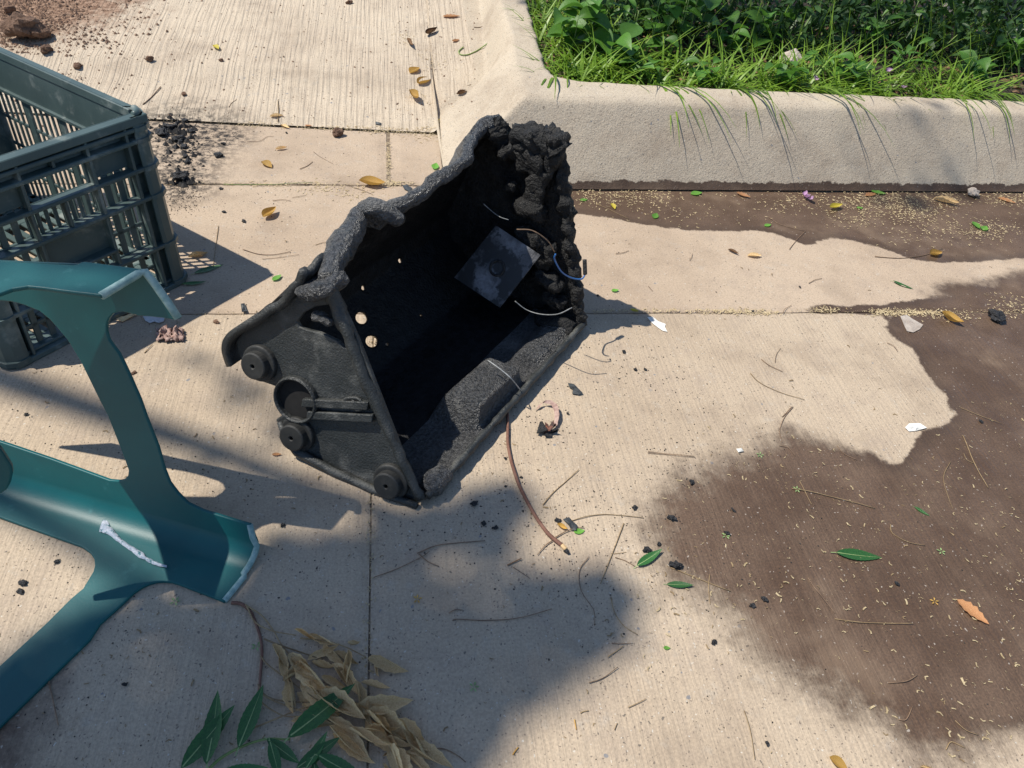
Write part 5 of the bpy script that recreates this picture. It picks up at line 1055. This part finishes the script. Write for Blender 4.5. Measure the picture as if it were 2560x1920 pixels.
# ------------------------------------------------------------------ garden: grass, weeds, shrub, stones
def blades(roots, name, tags, mk='grass', parent=None):
    V = []; Fq = []
    for (p, d, l, droop, w_) in roots:
        n0 = len(V); d = unit(d); side = np.array([-d[1], d[0], 0.]); side = unit(side) if np.linalg.norm(side) > .05 else np.array([1., 0, 0]); q = np.array(p, float); dirv = d.copy(); seg = 6
        for k in range(seg+1):
            ww = w_*(1-(k/seg)**1.6)*.5+.0003; V += [q+side*ww, q-side*ww]
            dirv = unit(dirv+np.array([0, 0, -droop])); q = q+dirv*l/seg
        Fq += [(n0+2*k, n0+2*k+1, n0+2*k+3, n0+2*k+2) for k in range(seg)]
    return child(name, V, Fq, M[mk], parent, True) if parent is not None else ob(name, V, Fq, M[mk], None, tags, True)
R = []
gp = [(GE[i], GE[i+1]) for i in range(len(GE)-1)]+[(GE[0]+(GE[0]-GE[1])*.9, GE[0])]
cen = []
for k in range(360):
    a, b_ = rnd.choices(gp, [np.linalg.norm(e[1]-e[0]) for e in gp])[0]; t = rnd.random(); e = a+(b_-a)*t; nv = np.array([-(b_-a)[1], (b_-a)[0]]); nv = nv/np.linalg.norm(nv)
    off = abs(rnd.gauss(0, .20))+.006; q = e+nv*off
    if sdist(np.array([q]), GARDEN)[0] < 0: q = e-nv*off
    if sdist(np.array([q]), GARDEN)[0] < .002: continue
    cen.append((q, off))
for q, off in cen:
    for _ in range(rnd.randrange(5, 11)):
        a = rnd.uniform(0, 6.3); up = rnd.uniform(.5, 1.6); p = np.array([q[0]+rnd.gauss(0, .012), q[1]+rnd.gauss(0, .012), .165]); d = np.array([math.cos(a), math.sin(a)-.15, up])
        if sdist(np.array([p[:2]]), GARDEN)[0] < 0: continue
        R.append((p, d, rnd.uniform(.07, .20)*(1.25 if off > .08 else .9), rnd.uniform(.06, .28), rnd.uniform(.005, .011)))
blades(R, 'grass', {**T('green grass along the inner edge of the kerb bed', 'grass'), 'kind': 'stuff'})
# tufts hanging over the kerb
TU = [(205, 322, .20, -.35, 'leftmost'), (640, 350, .30, .45, 'second from the left'), (990, 370, .26, .35, 'third from the left'), (1300, 372, .30, .45, 'middle, widest of'), (1365, 372, .24, .8, 'just right of the widest of'), (1850, 392, .26, .35, 'second from the right of'), (1940, 385, .27, .55, 'near the right end of'), (2120, 390, .20, .7, 'rightmost of')]
names = ['leftmost hanging grass tuft at the kerb corner', 'grass tuft hanging over the kerb, second from the corner', 'grass tuft hanging over the kerb above the gutter leaf litter', 'longest grass tuft hanging down the middle of the kerb', 'grass tuft swept right beside the longest one', 'grass tuft hanging over the kerb left of the soft shadow', 'grass tuft hanging with blades close together right of the soft shadow', 'grass tuft swept right at the right end of the kerb']
for (x, y, l, sw, _), lab in zip(TU, names):
    c = U(*GR(x, y), KH); Rr = []
    for k in range(11):
        Rr.append((np.array([c[0]+rnd.gauss(0, .028), c[1]+.004+abs(rnd.gauss(0, .006)), .205]), np.array([sw*rnd.uniform(-.2, 1.8), -1*rnd.uniform(.8, 1.2), rnd.uniform(.45, .95)]), l*rnd.uniform(.6, 1.3), rnd.uniform(.18, .32), rnd.uniform(.006, .012)))
    blades(Rr, 'grass_tuft', T(lab, 'grass tuft', 'grass tufts hanging over the kerb'))
# broad-leaved weeds
WD = [(330, 90, .13, .085, 'weed with one large heart-shaped leaf near the garden corner'), (250, 150, .07, .07, 'low weed with pale leaves at the garden corner'), (440, 215, .05, .085, 'weed with a pale drooping leaf close to the kerb'), (510, 120, .10, .07, 'upright long-leaved weed behind the drooping leaf'), (640, 60, .16, .06, 'tall leafy weed with many round leaves at the top edge'), (720, 90, .13, .055, 'leafy weed right of the tall one'), (800, 60, .15, .075, 'weed with arrow-shaped leaves below the top edge'), (930, 170, .07, .06, 'weed with cupped leaves in the middle of the bed'), (1090, 110, .12, .075, 'weed with broad drooping leaves beside the shade'), (640, 180, .06, .05, 'low round-leaved weed behind the kerb'), (820, 310, .03, .045, 'small weed pressed against the kerb'), (1190, 330, .03, .05, 'small weed at the stone by the kerb'), (1480, 310, .05, .06, 'low weed with ribbed leaves right of the stone'), (1340, 270, .05, .055, 'weed with pointed leaves behind the ribbed one'), (1690, 250, .06, .07, 'weed with upright pointed leaves by the pink petal'), (1700, 90, .12, .06, 'tall weed in the shade behind the pink petal'), (2000, 300, .05, .055, 'low weed near the right end of the kerb'), (2150, 230, .07, .06, 'weed beside the white rock'), (1560, 150, .08, .05, 'weed in the middle of the shade'), (560, 300, .03, .04, 'tiny weed at the kerb left of the second tuft')]
for i, (x, y, hgt, ls, lab) in enumerate(WD):
    c = U(*GR(x, y), .2+hgt*.6)*1.0; c[2] = .162
    if sdist(np.array([c[:2]]), GARDEN)[0] < .015: c[1] += .03
    Wd = empty('broadleaf_weed', c, T(lab, 'weed', 'broad-leaved weeds in the kerb bed')); kk = 'weedlong' if 'long' in lab or 'pointed' in lab or 'tall weed' in lab else 'weed'
    for s_ in range(3):
        a = s_*2.1+i; top = c+np.array([math.cos(a)*.03, math.sin(a)*.03, (hgt+.05)*rnd.uniform(.8, 1.2)])
        b = MB(); b.tube(spline([c, (c+top)/2+np.array([math.cos(a)*.012, math.sin(a)*.012, 0]), top], 4), [.0026]*5+[.0018]*4, 5); b.ob('stem', M['gstem'], Wd, smooth=True)
        for k in range(4):
            t = .45+.55*k/3; p = c+(top-c)*t; an = a+k*2.4+rnd.uniform(-.4, .4); o = bpy.data.objects.new('leaf', LM[kk][rnd.randrange(3)]); o.scale = (ls*rnd.uniform(.9, 1.6),)*3
            o.rotation_euler = (rnd.uniform(-.35, .35), rnd.uniform(-.35, .35), an); o.location = Vector(p-c); link(o, Wd)
# shrub filling the shaded back of the bed
SH = empty('leafy_shrub', (2.0, 3.35, .16), T('dark leafy shrub filling the shaded back of the kerb bed', 'shrub')); pts = []
for _ in range(5200):
    x = rnd.uniform(.75, 4.0); y = 2.85+abs(rnd.gauss(0, .35))+.08*math.sin(x*7); z = .17+abs(rnd.gauss(0, .10))+.22*np.clip((y-2.95)/.5, 0, 1.2)*rnd.random()
    pts.append(np.array([x, y, z]))
leafquads(pts, .055, 'foliage', M['shrub'], SH, wid=.38)
for k in range(26):
    x = .9+k*.12+rnd.uniform(-.04, .04); b = MB(); p = np.array([x, 3.1+rnd.uniform(-.1, .3), .15]); b.tube(spline([p, p+[rnd.uniform(-.05, .05), 0, .15], p+[rnd.uniform(-.12, .12), rnd.uniform(-.08, .08), .36]], 4), [.004]*9, 5); b.ob('stem', M['gstem'], SH, smooth=True)
R = []
for k in range(420):
    x, y = rnd.uniform(.7, 3.6), rnd.uniform(2.6, 3.5); a = rnd.uniform(0, 6.3); R.append((np.array([x, y, .165]), np.array([math.cos(a)*.6, math.sin(a)*.6, 1.2]), rnd.uniform(.15, .34), rnd.uniform(.06, .2), .005))
blades(R, 'tall_grass', {**T('tall thin grass rising through the shaded bed', 'grass'), 'kind': 'stuff'})
dl = []
for _ in range(1500):
    x, y = rnd.uniform(.45, 3.4), rnd.uniform(2.3, 3.4)
    if sdist(np.array([[x, y]]), GARDEN)[0] > .01: dl.append(np.array([x, y, .185]))
leafquads(dl, .035, 'leaf_litter', M['brown'], None, {**T('brown dead leaf litter on the soil of the kerb bed', 'litter'), 'kind': 'stuff'}, flat=.9)
for fn, x, y, r, m, lab in ((GR, 1205, 270, .048, 'stone', 'tan stone lying just behind the kerb in the grass'), (GR, 2180, 200, .065, 'white', 'white rock at the right edge of the bed'), (GR, 2000, 155, .045, 'stone', 'grey stone in the shade left of the white rock'), (GR, 1270, 310, .016, 'clod', 'red-brown pebble beside the tan stone')):
    q = U(*fn(x, y), .19); chunk('garden_stone', (q[0], q[1], .165), r, M[m], T(lab, 'stone', 'stones in the kerb bed'), .4, .7, x)
b = MB(); q = U(*GR(2050, 10), .25); b.box((q[0]-.12, q[1], .15), (.42, .02, 0), (-.01, .16, 0), (0, 0, .14)); bevel(b.ob('concrete_block', M['stone'], None, T('grey concrete block half hidden at the top right corner', 'block')), .012, 2)
for x, y, lab in ((1615, 312, 'pink petal among the grass in the middle of the bed'), (1700, 382, 'pink petal at the kerb edge below the other'), (1308, 352, 'small pink petal at the kerb by the longest tuft')):
    q = U(*GR(x, y), .225); o = bpy.data.objects.new('pink_petal', LM['petal'][1]); o.scale = (.03,)*3; o.rotation_euler = (.3, -.2, x); o.location = Vector(q); link(o, None, T(lab, 'petal', 'pink petals in the kerb bed'))
